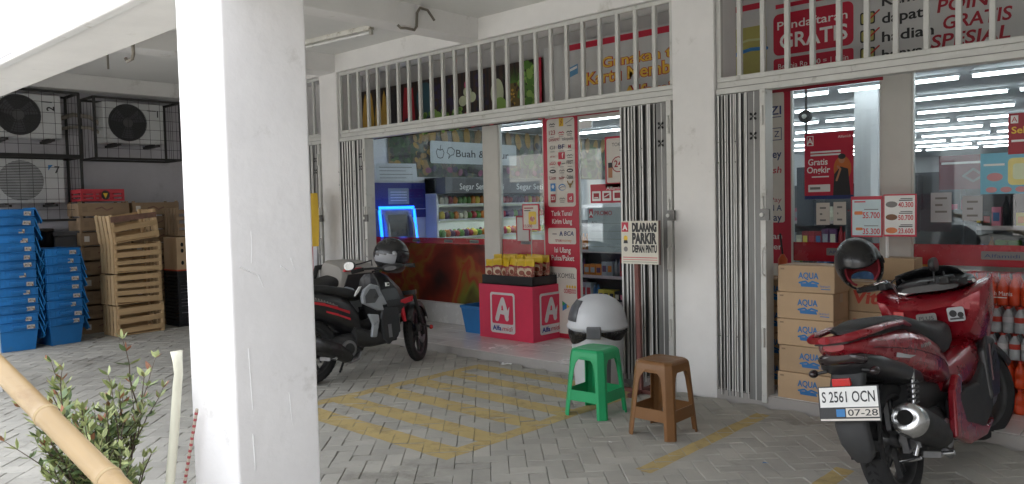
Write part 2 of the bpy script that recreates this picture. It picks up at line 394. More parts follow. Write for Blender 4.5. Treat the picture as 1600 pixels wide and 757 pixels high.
# back wall of the third bay and the shop front's solid pieces
pbox('wall', WALL, -11.2, -8.8, 6.40, 6.52, -.03, 3.3)
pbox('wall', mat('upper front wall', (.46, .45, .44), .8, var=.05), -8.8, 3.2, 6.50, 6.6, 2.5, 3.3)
# tiled plinth under the windows
WT = mat('white wall tile', (.72, .71, .70), .25, var=.04)
for x0, x1 in ((-8.8, -6.42), (-2.78, 2.4)):
    pl = MB(); pl.box(x0, x1, 6.41, 6.50, .0, .318, GROUT); x = x0
    while x < x1 - .1: pl.box(x + .002, min(x + .328, x1), 6.402, 6.415, .072, .316, WT); x += .33
    part(pl, 'tiled_plinth')

def window(x0, x1, z0, z1, nframe=True):
    f = MB(); w = .035
    f.box(x0, x1, 6.41, 6.46, z1, z1 + w, ALU); f.box(x0, x1, 6.41, 6.46, z0 - w * .3, z0, ALU)
    for x in (x0, x1 - .012): f.box(x, x + .012, 6.412, 6.458, z0, z1, ALU)
    fo = f.obj('shop_window', B)
    p = MB(); p.box(x0 + .012, x1 - .012, 6.432, 6.440, z0, z1, GLASS); p.obj('pane', fo)
    return fo
window(-8.8, -6.41, .322, 2.45); window(-6.165, -5.5, .322, 2.45); window(-2.77, -2.05, .322, 2.45); window(-1.83, .5, .322, 2.45); window(.55, 2.4, .322, 2.45)
pbox('window_post', ALU, -6.41, -6.165, 6.40, 6.47, .07, 2.5, bevel=.004)
pbox('window_post', ALU, -2.05, -1.83, 6.40, 6.47, .07, 2.5, bevel=.004)
pbox('window_post', ALU, -5.5, -5.03, 6.42, 6.46, .07, 2.5, bevel=.004); pbox('window_post', ALU, -3.05, -2.77, 6.42, 6.46, .07, 2.5, bevel=.004)
pbox('window_post', ALU, .5, .55, 6.40, 6.47, .07, 2.5, bevel=.004)
pbox('lower_panel', mat('lower panel', (.45, .42, .38), .5), -6.165, -5.5, 6.445, 6.465, .07, .32, bevel=0)
# glass doors
for x0, x1 in ((-5.02, -4.06), (-4.04, -3.08)):
    d = MB(); d.box(x0, x1, 6.434, 6.442, .08, 2.36, GLASS); dr = d.obj('glass_door', B)
    for a0, a1, z0, z1 in ((x0, x0 + .16, 2.27, 2.35), (x1 - .16, x1, .08, .16)): MB().box(a0, a1, 6.425, 6.45, z0, z1, STEEL).obj('patch_fitting', dr)
    xh = x1 - .06 if x0 < -5 else x0 + .06
    MB().tube([(xh, 6.39, .8), (xh, 6.37, .82), (xh, 6.37, 1.4), (xh, 6.39, 1.42)], .014, STEEL, 8).obj('handle', dr)
pbox('door_head', ALU, -5.03, -3.05, 6.42, 6.46, 2.36, 2.5, bevel=.003)
# the shop's inside
IW = mat('shop inside wall', (.62, .63, .64), .6, var=.03)
pbox('wall', IW, -9.15, -9.0, 6.52, 27, .07, 2.9, bevel=0)
pbox('wall', IW, 2.6, 2.75, 6.52, 27, .07, 2.9, bevel=0); pbox('wall', IW, -9.15, 2.75, 27, 27.15, .07, 2.9, bevel=0)
pbox('ceiling', mat('shop ceiling', (.40, .43, .46), .7, var=.03), -9.0, 2.6, 6.6, 27, 2.72, 2.8, bevel=0)
pbox("pillar", IW, -3.2, -2.94, 9.1, 9.4, .07, 2.72)
# transom channel over each bay
for x0, x1 in ((-7.755, -3.265), (-2.895, 1.595), (-10.9, -8.125)):
    h = MB(); h.box(x0, x1, 5.375, 5.47, 2.288, 2.33, STEELW); h.box(x0, x1, 5.395, 5.47, 2.334, 2.378, STEELW); h.box(x0, x1, 5.39, 5.46, 2.328, 2.336, STEELD)
    part(h, 'gate_track', bevel=.003)
# ---------------------------------------------------------------- grilles and folding gates
def grille(x0, x1, n, label, m=STEELW):
    t = thing('security_grille', (x0, 5.41, 2.38), label, 'grille', 'white bar grilles above the gates')
    L = x1 - x0; f = MB()
    f.box(0, L, -.02, .02, 0, .035, m); f.box(0, L, -.02, .02, .675, .71, m); f.box(0, .035, -.02, .02, .036, .674, m); f.box(L - .035, L, -.02, .02, .036, .674, m)
    f.obj('frame', t, bevel=.003, seg=1)
    for i in range(1, n):
        b = MB(); b.box(-.017, .017, -.017, .017, .034, .676, m)
        q = b.obj('bar', t, bevel=.003, seg=1); q.location = (L * i / n, 0, 0)
    return t
grille(-7.755, -3.265, 25, 'long white bar grille above the middle bay with the fruit banner behind it')
grille(-2.895, 1.595, 25, 'white bar grille above the right-hand bay in front of the membership banner')
grille(-10.9, -8.125, 15, 'bar grille of the far bay, mostly hidden behind the nearest pillar')

def gate(x0, x1, label, lead, n=11, flip=False, m=STEEL):
    """folded accordion gate: narrow leaves stacked side by side; lead = +1 when the closing post is at x1"""
    t = thing('folding_gate', (x0, 5.42, .03), label, 'folding gate', 'folded steel shop gates')
    L = x1 - x0; H = 2.25; wl = .095; wp = .045
    body = L - wl - wp; st_ = body / n
    a0 = 0 if lead > 0 else wl + wp
    qg = random.Random(int(x0 * 100)); 
    for i in range(n):
        x = a0 + i * st_; lf = MB(frame((qg.uniform(-.004, .004), qg.uniform(-.014, .010), 0), 0, 0, R(qg.uniform(-.12, .12))))
        lf.box(x + .002, x + .0045, -.062, .055, 0, H, STEELD)          # the leaf, edge on, recess shade put into the darker steel
        w_ = st_ * qg.choice((.16, .22, .30, .42))
        lf.box(x + .0046, x + .0046 + w_, -.062 if i % 2 == 0 else -.052, -.0585 if i % 2 == 0 else -.0485, 0, H, m)   # its front flange, lit look put into the brighter steel
        lf.tube([(x + .0046 + w_, -.058 if i % 2 == 0 else -.05, 0), (x + .0046 + w_, -.058 if i % 2 == 0 else -.05, H)], .0045, m, 8)
        lf.box(x + .0046, x + st_, .045, .0475, 0, H, STEELD)
        for z in (.45, 1.75, 1.9) if i % 3 == 0 else (): lf.ball((x + .002 + .004, -.066, z), .006, STEELD, 8, 5)
        lf.obj('leaf', t)
    xw = L - wl - wp if lead > 0 else wp
    w = MB(); w.box(xw + .003, xw + wl - .003, -.066, -.062, 0, H, STEELD); w.box(xw + .003, xw + .007, -.0615, .05, 0, H, STEELD)
    w.tube([(xw + wl * .55, -.066, 0), (xw + wl * .55, -.066, H)], .004, m, 8)
    wo_ = w.obj('wide_leaf', t)
    h = MB()
    for zc in (2.07, 1.93):
        for a in range(4):
            an = PI / 4 + a * PI / 2; c, s_ = math.cos(an), math.sin(an)
            pts = [(.006, 0), (.022, .010), (.034, .006), (.034, -.006), (.022, -.010)]
            h.add([(xw + wl * .5 + u * c - v * s_, -.0715, zc + u * s_ + v * c) for u, v in pts], [(0, 1, 2, 3, 4)], DARK)
        h.add([(xw + wl * .5 + .006 * math.cos(q), -.0716, zc + .006 * math.sin(q)) for q in [i * PI / 4 for i in range(8)]], [tuple(range(8))], DARK)
    h.obj('clover_cutout', wo_)
    xp = L - wp if lead > 0 else 0
    p = MB(); p.box(xp + .002, xp + wp, -.075, .05, -.01, H + .01, STEELW); po = p.obj('lead_post', t, bevel=.004)
    k = MB()
    k.tube([(xp + wp * .7, -.076, .92), (xp + wp * .7, -.115, .94), (xp + wp * .7, -.115, 1.10), (xp + wp * .7, -.076, 1.12)], .008, STEEL, 8); k.obj('handle', po)
    k = MB(); k.box(xp + wp * .2, xp + wp + .035, -.098, -.077, 1.32, 1.40, STEELD); k.cyl((xp + wp * .6, -.099, 1.36), (xp + wp * .6, -.108, 1.36), .015, STEELW, 12); k.obj('lock', po)
    k = MB()
    for z in (.4, 1.35, 2.0): k.cyl((xp + wp * .5, -.083, z), (xp + wp * .5, -.083, z + .14), .011, STEELW, 10)
    k.obj('hinge', po)
    return t
gate(-7.745, -7.23, 'folded steel gate beside the left pillar, behind the black scooter', 1, 8)
gate(-3.755, -3.27, 'folded steel gate behind the no parking sign and the litter bin', -1 if False else 1, 10)
gate(-2.87, -2.495, 'folded steel gate right of the wide pillar, next to the water cartons', 1, 11)
gate(-8.62, -8.14, 'folded steel gate of the far bay, half hidden behind the nearest pillar', 1, 9)

# ---------------------------------------------------------------- ceiling fittings
def batten(loc, L, rz, label, old=True, rx=0):
    t = thing('tube_lamp', loc, label, 'lamp', 'unlit tube lamps of the arcade', rz, rx)
    b = MB(); b.box(-L / 2, L / 2, -.03, .03, -.045, 0, mat('old batten enamel', (.66, .65, .6), .5, var=.1, dirt=('#80735a', 9, .55, .75))); b.obj('batten', t, bevel=.004)
    b = MB(); b.cyl((-L / 2 + .03, 0, -.07), (L / 2 - .03, 0, -.07), .014, mat('unlit tube', (.75, .75, .74), .3)); b.obj('tube', t)
    for s_ in (-1, 1):
        b = MB(); b.box(s_ * L / 2 - (.03 if s_ > 0 else 0), s_ * L / 2 + (0 if s_ > 0 else .03), -.016, .016, -.092, -.044, mat('tube socket', (.45, .43, .38), .5)); b.obj('socket', t, bevel=.003)
    return t
batten((-6.9, 4.72, 3.298), 1.25, R(5), 'dusty tube lamp on the arcade ceiling, its end showing right of the nearest pillar')
# long lamp housing along the outer edge of the near beam
t = thing('tube_lamp', (-4.95, 1.478, 2.47), 'long white lamp housing along the outer beam, with a wire at its end', 'lamp', 'unlit tube lamps of the arcade')
b = MB(); b.box(-1.5, 1.5, -.085, -.02, -.05, .035, mat('white lamp housing', (.74, .74, .73), .45, var=.06, dirt=('#a39b88', 7, .6, .8))); b.obj('housing', t, bevel=.012, seg=3)
b = MB(); b.box(-.9, -.3, -.087, -.0855, -.02, -.014, GREYI); b.obj('seam', t)
b = MB(); b.tube([(1.5, -.05, -.01), (1.53, -.05, .015), (1.57, -.02, .0), (1.60, -.035, .03), (1.63, -.01, .01), (1.60, -.02, -.01), (1.64, -.02, .0)], .006, BLACK, 6); b.obj('wire', t)
def hook(pts, r, label, m=None):
    t = MB().tube(pts, r, m or mat('old conduit', (.20, .18, .15), .6, var=.25, scale=20), 8)
    return t.obj('conduit_hook', label=label, cat='conduit', group='bent conduit ends on the ceiling')
hook([(-5.386, 4.80, 3.19), (-5.386, 4.72, 3.27), (-5.37, 4.62, 3.27), (-5.37, 4.585, 3.22), (-5.37, 4.575, 3.10), (-5.37, 4.55, 3.065), (-5.38, 4.46, 3.07), (-5.39, 4.41, 3.065), (-5.40, 4.385, 3.09)], .012, 'bent conduit end hanging from the beam right of the nearest pillar')
hook([(-5.00, 1.98, 2.62), (-5.00, 1.98, 2.48), (-5.02, 1.98, 2.455), (-5.10, 1.98, 2.45), (-5.12, 1.98, 2.47)], .011, 'short hooked conduit end beneath the near beam, left of the nearest pillar')
hook([(-8.2, 3.0, 3.3), (-8.2, 3.0, 2.93)], .01, 'straight conduit end hanging above the second outdoor unit')

# ---------------------------------------------------------------- window films and banners (flat prints)
FILM = film('red window film', '#a81a2c', .93, .25)
FILMO = [film('film orange', '#9a3a1a', .92), film('film ochre', '#8a6420', .92), film('film dark', '#4a1512', .94), film('film green', '#4a4f22', .92), film('film bright red', '#a3182a', .92)]
def panel(loc=(0, 0, 0), rz=0, rx=0): return MB(frame(loc, rz, rx))
# fruit film along the foot of the left window
def band(x0, x1, label, pics, logos):
    p = panel((x0, 6.428, 0)); L = x1 - x0; q = random.Random(int(L * 100))
    p.rect(0, .325, L, 1.115, 0, FILM)
    if pics:
        p.rect(.0, .325, L, 1.045, 1, printed('fruit film print', ((.30, '#2a120e'), (.40, '#6a2216'), (.46, '#8a2e1d'), (.51, '#8f6226'), (.56, '#98301f'), (.63, '#6d7428'), (.72, '#3a1812')), 1.5, .95, dist=.5))
        for i in range(0):
            cx, cz, a, bb = q.uniform(.08, L - .08), q.uniform(.40, .98), q.uniform(.05, .15), q.uniform(.04, .11)
            a = min(a, cx - .005, L - cx - .005); bb = min(bb, cz - .33, 1.04 - cz)
            if a > .02 and bb > .02: p.disc(cx, cz, a, bb, 2 + i % 4, FILMO[q.choice((0, 1, 4, 3, 1, 0))], 0, 14)
    for u in logos:
        p.rrect(u, 1.062, u + .15, 1.098, .006, 8, GREYI); p.text('Alfamidi', u + .02, 1.07, .018, 9, NAVY, w=.11)
    return p.obj('window_film', label=label, cat='window film', group='red films along the feet of the windows')
band(-8.78, -6.42, 'dark red fruit-print film along the foot of the left window, behind the black scooter', True, (.45, 1.05, 1.65, 2.1))
band(-6.16, -5.51, 'narrow red film behind the snack display', False, (.3,))
pz = panel((-2.76, 6.428, 0)); pz.rect(0, .98, .70, 1.135, 0, FILM); pz.rrect(.28, 1.03, .48, 1.09, .008, 2, GREYI); pz.text('Alfamidi', .30, 1.045, .025, 3, NAVY, w=.16)
pz.obj('window_film', label='short thin red film strip just behind the black helmet', cat='window film', group='red films along the feet of the windows')
pz = panel((-1.82, 6.428, 0)); pz.rect(0, .98, 2.3, 1.135, 0, FILM); pz.rrect(.45, 1.03, .72, 1.09, .008, 2, GREYI); pz.text('Alfamidi', .47, 1.045, .025, 3, NAVY, w=.22); pz.text('AT', .95, 1.03, .05, 2, WHITE, bold=.02); pz.text('midi', 1.12, 1.03, .05, 2, WHITE, bold=.02)
pz.obj('window_film', label='thin red film strip across the right window above the drink packs', cat='window film', group='red films along the feet of the windows')
# red strips above the glass
for x0, x1, lb in ((-5.03, -3.2, 'red strip above the glass doors'), (-3.0, -2.03, 'red strip above the window right of the wide pillar')):
    panel((x0, 6.395, 0)).rect(0, 2.395, x1 - x0, 2.45, 0, DRED).obj('header_strip', label=lb, cat='window film')

# red vertical payment sticker on the door post
p = panel((-5.5, 6.415, 0)); W_ = .47
p.rect(0, .07, W_, 2.46, 0, RED); p.rrect(.055, 1.47, W_ - .04, 2.40, .03, 1, CREAM)
rows = [(2.33, [('#', INK, .05), ('*', YELI, .06), ('~~', GREYI, .05)]), (2.235, [('123', DRED, .06), ('#', RED, .035), ('#', INK, .035)]), (2.165, [('DANAPAY', DRED, .045), ('tokopedia', GREYI, .045)]),
        (2.08, [('GI', GREYI, .05), ('BF', NAVY, .06), ('M', RED, .05)]), (1.99, [('> >', RED, .03), ('F', RED, .05), ('#', GREYI, .05)]), (1.915, [('aGO', RED, .045), ('Lunar', GREYI, .03), ('FIRST', INK, .05)]),
        (1.835, [('Oxford', INK, .03), ('#', GREYI, .03), ('MAX', INK, .03)]), (1.76, [('Lion', DRED, .05), ('air', DRED, .045), ('Citilink', INK, .055)]), (1.66, [('G', BLUEI, .06), ('PLN', NAVY, .045), ('Y', YELI, .07)]), (1.54, [('23', RED, .055), ('#', GREYI, .035), ('d', WHITE, .05)])]
xs = (.13, .255, .365)
for i, (v, items) in enumerate(rows):
    two = len(items) == 2
    for k, (s_, m_, h_) in enumerate(items):
        u = (.16, .34)[k] if two else xs[k]; wd = .15 if two else .085
        if s_ == '#':
            p.stroke([(u - wd * .42 + wd * .21 * e, v + .01 + .012 * (e % 2)) for e in range(5)], .009, 2, m_); p.rect(u - wd * .4, v - .012, u + wd * .38, v - .005, 2, m_); continue
        if s_ == '*': p.rect(u - .03, v - .015, u + .03, v + .07, 2, YELI); p.stroke([(u - .01, v), (u + .012, v + .03), (u - .008, v + .03), (u + .014, v + .06)], .006, 3, DRED); continue
        if s_ == '~~': p.stroke([(u - .05, v + .01), (u, v + .03), (u + .045, v + .055)], .007, 2, GREYI); p.rect(u - .03, v - .02, u + .03, v - .012, 2, GREYI); continue
        if s_ == 'd': p.rrect(u - .042, v - .03, u + .042, v + .07, .015, 2, RED)
        if s_ == 'F': p.rrect(u - .045, v - .02, u + .045, v + .055, .004, 2, RED); p.text('f', u + .015, v - .005, h_, 3, WHITE, al='c', bold=.02); continue
        if s_ == '23': p.rrect(u - .035, v - .02, u + .035, v + .065, .006, 2, DRED); p.text('23', u, v + .005, .035, 3, WHITE, al='c', bold=.02); continue
        if s_ == 'Oxford' or s_ == 'MAX': p.disc(u, v + .012, .045, .022, 2, GREYI); p.disc(u, v + .012, .04, .017, 3, INK); p.rect(u - .025, v + .006, u + .025, v + .016, 4, WHITE); continue
        if s_ == 'G': p.rect(u - .035, v - .025, u + .035, v + .06, 2, BLUEI); p.disc(u, v + .025, .018, .02, 3, WHITE); continue
        if s_ == 'PLN': p.disc(u, v + .015, .05, .035, 2, BLUEI); p.disc(u + .005, v + .012, .042, .026, 3, CREAM); p.stroke([(u - .035, v + .005), (u, v + .02), (u + .035, v + .018)], .006, 4, NAVY); continue
        if s_ == 'Y':
            for sg in (-1, 1): p.stroke([(u, v + .03), (u + sg * .02, v + .045), (u + sg * .035, v + .075)], .014, 2, mat('gold ink', '#8a6a2a', .5))
            p.disc(u, v + .03, .014, .025, 3, mat('gold ink', '#8a6a2a', .5)); continue
        if s_ == 'Lunar': p.disc(u - .045, v + .018, .014, .016, 2, RED); p.disc(u - .022, v + .018, .014, .016, 2, RED); p.poly([(u - .059, v + .012), (u - .008, v + .012), (u - .034, v - .02)], 2, RED); p.rect(u, v + .005, u + .05, v + .014, 2, GREYI); continue
        p.text(s_, u, v, h_ * .75, 3, m_, al='c', bold=.012, w=min(wd, h_ * .75 * len(s_) * .95))
    for u in xs: p.rect(u - .03, v - .028, u + .03, v - .022, 2, GREYI) if i in (1, 3, 5, 9) else None
def ctext(p, s_, u, v, h, L, m, w=None, **k): p.text(s_, u, v, h, L, m, w=w, al='c', **k)
for s_, v, w in (('Tarik Tunai/', 1.375, .29), ('Kirim Uang', 1.29, .27)): ctext(p, s_, W_ / 2 + .01, v, .052, 1, WHITE, w, bold=.012)
p.rrect(.05, 1.075, W_ - .04, 1.245, .02, 1, CREAM); p.text('BCA', .27, 1.165, .045, 2, NAVY, w=.13, bold=.02, shear=.15); p.stroke([(.215, 1.165), (.23, 1.205), (.245, 1.165)], .014, 2, NAVY); p.rect(.11, 1.175, .17, 1.187, 2, GREYI)
p.text('true', .15, 1.10, .035, 2, DRED, w=.085, bold=.01); p.text('money', .24, 1.10, .03, 2, mat('orange ink', '#c7702e', .5), w=.13)
for s_, v, w in (('Isi Ulang', .985, .22), ('Pulsa/Paket', .90, .31)): ctext(p, s_, W_ / 2 + .01, v, .055, 1, WHITE, w, bold=.012)
p.rrect(.05, .12, W_ - .04, .83, .03, 1, CREAM); p.text('TELKOMSEL', .08, .715, .05, 2, INK, w=.33, shear=.12)
for i in range(4): p.disc(.30 + i * .035, .625, .013, .016, 2, YELI)
ctext(p, 'OOREDOO', .335, .555, .045, 2, RED, .16, bold=.02); p.poly([(.23, .36), (.23, .47), (.33, .415)], 2, BLUEI); p.poly([(.23, .47), (.275, .44), (.23, .415)], 3, mat('green ink', '#2f9a5a', .5)); p.poly([(.33, .415), (.29, .395), (.29, .435)], 3, YELI)
p.obj('payment_sticker', label='tall red sticker with rows of payment logos beside the glass door', cat='sticker')
# matching sticker right of the wide pillar
p = panel((-3.05, 6.415, 0)); p.rect(0, .07, .29, 2.46, 0, RED); p.rrect(-.0, 1.30, .225, 2.40, .02, 1, CREAM)
for s_, v, h_, m_, w in (('ZI', 2.215, .07, NAVY, .10), ('ney', 1.85, .065, NAVY, .12), ('ash', 1.72, .055, RED, .12), ('Pay', 1.475, .04, mat('pink ink', '#b06a70', .5), .10), ('N A', 1.40, .05, NAVY, .11), ('ay', 1.315, .06, NAVY, .075)): p.text(s_, .2, v, h_, 2, m_, w=w, al='r', bold=.012, shear=.15 if s_ == 'ash' else 0)
p.stroke([(.12, 2.0), (.2, 2.0), (.2, 2.1), (.12, 2.1), (.12, 2.0)], .006, 2, NAVY); p.text('Z', .16, 2.025, .05, 2, NAVY, al='c'); p.rect(.08, 2.19, .2, 2.197, 2, NAVY)
p.text('Tabungan', .2, 1.16, .05, 1, WHITE, al='r', w=.36, bold=.01) if False else None
p.text('gan', .2, 1.16, .05, 1, WHITE, al='r', w=.13, bold=.01); p.text('er', .2, 1.07, .05, 1, WHITE, al='r', w=.075, bold=.01)
p.rrect(0, .45, .225, .95, .02, 1, CREAM)
p.obj('payment_sticker', label='red and cream payment sticker right of the wide pillar, partly behind the gate', cat='sticker')

# banners behind the grilles
FR = dict(ban=mat('banana print', '#c49a3c', .5), blk=mat('dark print', '#231f22', .5), grn=mat('leaf print', '#4f7a2c', .5), lgr=mat('light leaf print', '#86a850', .5), tom=mat('tomato print', '#b22a35', .5), grape=mat('grape print', '#2b2140', .5), teal=mat('teal print', '#33545c', .5), wht=mat('pale radish print', '#b9bf9f', .5), brn=mat('wood print', '#3c2a22', .5), pine=mat('pineapple print', '#6d5a2a', .5), pnk=mat('pink print', '#b84b78', .5), org=mat('orange print', '#c77a32', .5))
q = random.Random(5)
p = panel((-8.76, 6.34, 0)); L = 3.34
p.rect(0, 2.40, L, 3.05, 0, FR['brn'])
for i in range(40): p.rect(i * L / 40, 2.40, i * L / 40 + .03, 3.05, 1, FR['blk'])
def leaves(u0, u1, v0, v1, n, ms, r=.035, L0=3):
    for i in range(n): p.disc(q.uniform(u0, u1), q.uniform(v0, v1), r * q.uniform(.6, 1.2), r * q.uniform(.5, 1), L0 + i % 5, FR[q.choice(ms)], q.uniform(0, 3), 9)
for i, (u, w) in enumerate(((.08, .05), (.24, .06), (.36, .055), (.52, .07), (.64, .055))): p.poly([(u - w, 2.46), (u - w * 1.2, 2.68), (u - w * .5, 2.95), (u, 3.02), (u + w * .6, 2.92), (u + w * 1.1, 2.65), (u + w * .8, 2.42)], 2 + i % 2, FR['ban'])
for i in range(5): p.disc(.06 + i * .17, 2.47, .07, .06, 5, FR[('grape', 'grn')[i % 2]])
p.rect(.78, 2.42, .98, 3.0, 2, FR['blk']); p.poly([(1.0, 2.55), (1.05, 3.0), (1.22, 2.98), (1.25, 2.6), (1.15, 2.5)], 3, FR['tom']); p.disc(1.12, 2.52, .12, .1, 4, FR['grape'])
p.disc(1.45, 2.8, .17, .22, 3, FR['teal'])
for u0 in (1.68, 1.9, 2.42):
    for i in range(26): p.disc(u0 + q.uniform(-.1, .1), q.uniform(2.6, 2.98), .03, .032, 3 + i % 4, FR[q.choice(('grape', 'grape', 'blk'))], 0, 10)
leaves(1.35, 2.1, 2.42, 2.64, 70, ('grn', 'lgr', 'lgr'), .045)
for u, v in ((2.2, 2.82), (2.12, 2.72), (2.27, 2.75)): p.disc(u, v, .07, .06, 5, FR['wht'])
p.disc(2.2, 2.9, .05, .05, 6, FR['pnk'])
for u, v in ((2.28, 2.47), (2.4, 2.49), (2.5, 2.5), (2.2, 2.52), (2.58, 2.47)): p.disc(u, v, .075, .07, 8, FR['tom']); p.disc(u - .02, v + .03, .012, .012, 9, FR['wht'])
p.disc(2.68, 2.75, .1, .16, 7, FR['wht']); p.disc(2.72, 2.58, .11, .12, 8, FR['lgr'])
p.disc(2.93, 2.68, .11, .18, 5, FR['pine'])
for i in range(14): p.poly([(2.93 + (i - 7) * .008, 2.83), (2.93 + (i - 7) * .03, 3.03 - abs(i - 7) * .012), (2.94 + (i - 7) * .008, 2.83)], 6, FR['grn'])
leaves(2.86, 3.0, 2.55, 2.82, 26, ('pine', 'ban', 'brn'), .02, 6)
leaves(3.02, 3.3, 2.45, 3.0, 90, ('grn', 'lgr', 'grn'), .05)
p.rect(3.28, 2.40, L, 3.05, 9, RED)
p.obj('fruit_banner', label='long fruit and vegetable picture banner behind the left grille', cat='banner')
GB = mat('grey white banner', (.52, .52, .51), .5, var=.03)
GOLD = mat('gold lettering', '#e2b640', .5); ORED = mat('letter outline', '#b3352a', .5)
p = panel((-5.40, 6.34, 0)); p.rect(0, 2.40, 2.14, 3.14, 0, GB); p.rect(.33, 3.06, 2.14, 3.12, 1, RED)
def outlined(s_, u, v, h, w): p.text(s_, u, v, h, 1, ORED, w=w, bold=.055); p.text(s_, u, v, h, 3, GOLD, w=w, bold=.018)
outlined('Gunakan terus', .75, 2.835, .095, 1.13); outlined('Kartu Member', .55, 2.69, .115, 1.16); outlined('Alfamidi', 1.0, 2.50, .115, .70)
p.poly([(.30, 2.78), (.45, 2.82), (.45, 2.92), (.30, 2.88)], 1, mat('card blue', '#5b8fb5', .5)); p.poly([(.31, 2.84), (.44, 2.875), (.44, 2.90), (.31, 2.865)], 2, WHITE)
p.obj('membership_banner', label='white banner with gold lettering behind the middle grille', cat='banner')
p = panel((-3.30, 6.34, 0)); p.rect(0, 2.45, 3.6, 3.20, 0, GB); p.rect(0, 3.11, .34, 3.16, 1, RED); p.rect(.44, 3.075, 3.6, 3.11, 1, RED)
CY = mat('card yellow', '#a8a25a', .5); p.rrect(.0, 2.50, .36, 2.97, .03, 1, CY); p.stroke([(.0, 2.70), (.1, 2.76), (.22, 2.78), (.36, 2.77)], .03, 2, BLUEI); p.stroke([(.02, 2.83), (.2, 2.86), (.35, 2.85)], .02, 2, mat('card pale', '#b9c089', .5)); p.text('ni', .02, 2.80, .05, 3, mat('orange ink', '#c7702e', .5))
p.rrect(.42, 2.69, 1.07, 3.03, .05, 1, RED); p.text('Pendaftaran', .455, 2.90, .065, 2, WHITE, w=.57, bold=.01); p.text('GRATIS', .475, 2.745, .115, 2, WHITE, w=.55, bold=.02)
p.rrect(.42, 2.52, 1.07, 2.665, .02, 1, RED); p.text('Belanja Rp 100 = 1 Poin', .46, 2.58, .04, 2, WHITE, w=.57)
for v in (2.835, 2.70, 2.565): 
    p.rrect(1.12, v - .01, 1.23, v + .085, .015, 1, INK); p.rrect(1.13, v, 1.22, v + .075, .012, 2, CY); p.stroke([(1.15, v + .045), (1.175, v + .015), (1.26, v + .085)], .012, 3, ORED)
for s_, v, w in (('Kamu', 2.945, .30), ('dapat', 2.815, .29), ('hadiah', 2.675, .36), ('banyak', 2.54, .36)): p.text(s_, 1.28, v, .075, 1, INK, w=w, bold=.02)
for s_, u, v, w in (('POIN', 1.66, 2.825, .33), ('GRATIS', 1.70, 2.70, .43), ('SPESIAL', 1.62, 2.575, .5)): p.text(s_, u, v, .09, 1, DRED, w=w, bold=.02, shear=.12)
p.obj('membership_banner', label='white banner with a red free sign-up box and tick boxes behind the right grille', cat='banner')
# ---------------------------------------------------------------- inside the shop
TUBE = mat('lit tube', (.93, .97, 1.0), .5, emit=2.8, var=0)
LH = mat('lamp body', (.6, .62, .64), .5)
def lit(x, y, first=[None]):
    if first[0] is None:
        t = thing('ceiling_tube_light', (x, y, 2.72), 'lit white tube light on the shop ceiling seen through the glass', 'ceiling light', 'rows of lit tubes on the shop ceiling')
        b = MB(); b.box(-.6, .6, -.03, .03, -.03, -.001, LH); b.obj('lamp_body', t)
        b = MB(); b.cyl((-.585, 0, -.048), (.585, 0, -.048), .016, TUBE, 8); b.obj('tube', t); first[0] = t; return
    copy_tree(first[0], (x, y, 2.72))
q = random.Random(2)
for r_, y in enumerate((7.2, 8.85, 10.45, 12.15, 13.8, 15.4, 17.1, 18.8, 20.5, 22.2)):
    for k in range(8):
        x = -8.0 + k * 1.3 + (r_ % 3) * .12
        if not (-3.3 < x + .6 and x - .6 < -2.85 and y == 8.85 and False): lit(x, y)
# wall print with the produce, along the left inside wall
p = MB(frame((-8.985, 0, 0), R(90)))     # u = +Y
p.rect(7.05, 1.95, 13.2, 2.70, 0, FR['blk'])
q = random.Random(21)
def lv(u0, u1, v0, v1, n, ms, r, L0=1):
    for i in range(n): p.disc(q.uniform(u0, u1), q.uniform(v0, v1), r * q.uniform(.6, 1.2), r * q.uniform(.6, 1), L0 + i % 4, FR[q.choice(ms)], q.uniform(0, 3), 9)
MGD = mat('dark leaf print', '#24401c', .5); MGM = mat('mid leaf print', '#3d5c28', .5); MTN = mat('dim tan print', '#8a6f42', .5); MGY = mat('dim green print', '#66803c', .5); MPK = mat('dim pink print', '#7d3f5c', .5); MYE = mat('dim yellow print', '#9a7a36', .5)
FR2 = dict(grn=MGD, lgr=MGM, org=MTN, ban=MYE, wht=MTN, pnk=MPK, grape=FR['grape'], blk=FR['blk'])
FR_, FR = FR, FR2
p.rect(7.05, 1.95, 13.2, 2.70, 1, printed('produce print', ((.34, '#12140f'), (.46, '#1f2e18'), (.52, '#35492a'), (.57, '#5c4a2a'), (.63, '#2c1f22')), 3.0))
lv(7.1, 7.6, 2.15, 2.65, 80, ('grn', 'grn', 'lgr', 'blk'), .05); lv(7.55, 8.0, 2.1, 2.65, 50, ('org', 'ban', 'wht', 'blk'), .05); lv(7.1, 7.8, 2.0, 2.15, 8, ('lgr', 'ban', 'org'), .07)
for i in range(22): p.disc(7.9 + i * .24, 2.60 - .02 * (i % 3), .07, .14, 3 + i % 3, FR[('ban', 'org', 'ban')[i % 3]], .3 * math.sin(i))
for i in range(34): p.disc(7.8 + i * .11, 2.05 + .03 * math.sin(i * 1.7), .06, .045, 3 + i % 4, FR[('pnk', 'grape', 'blk', 'blk', 'pnk', 'grape')[i % 6]], i * .7)
lv(9.8, 13.1, 2.0, 2.55, 150, ('grn', 'lgr', 'grn', 'blk'), .08)
FR = FR_
p.obj('produce_mural', label='fruit and vegetable wall print inside the shop above the chiller', cat='wall print')
p = MB(frame((-8.96, 0, 0), R(90))); SB = mat('pale sign board', (.50, .55, .57), .5)
p.rrect(7.83, 2.16, 9.75, 2.50, .03, 0, SB); p.text('Buah & Sayur', 8.36, 2.27, .11, 1, INK, w=1.2, bold=.012)
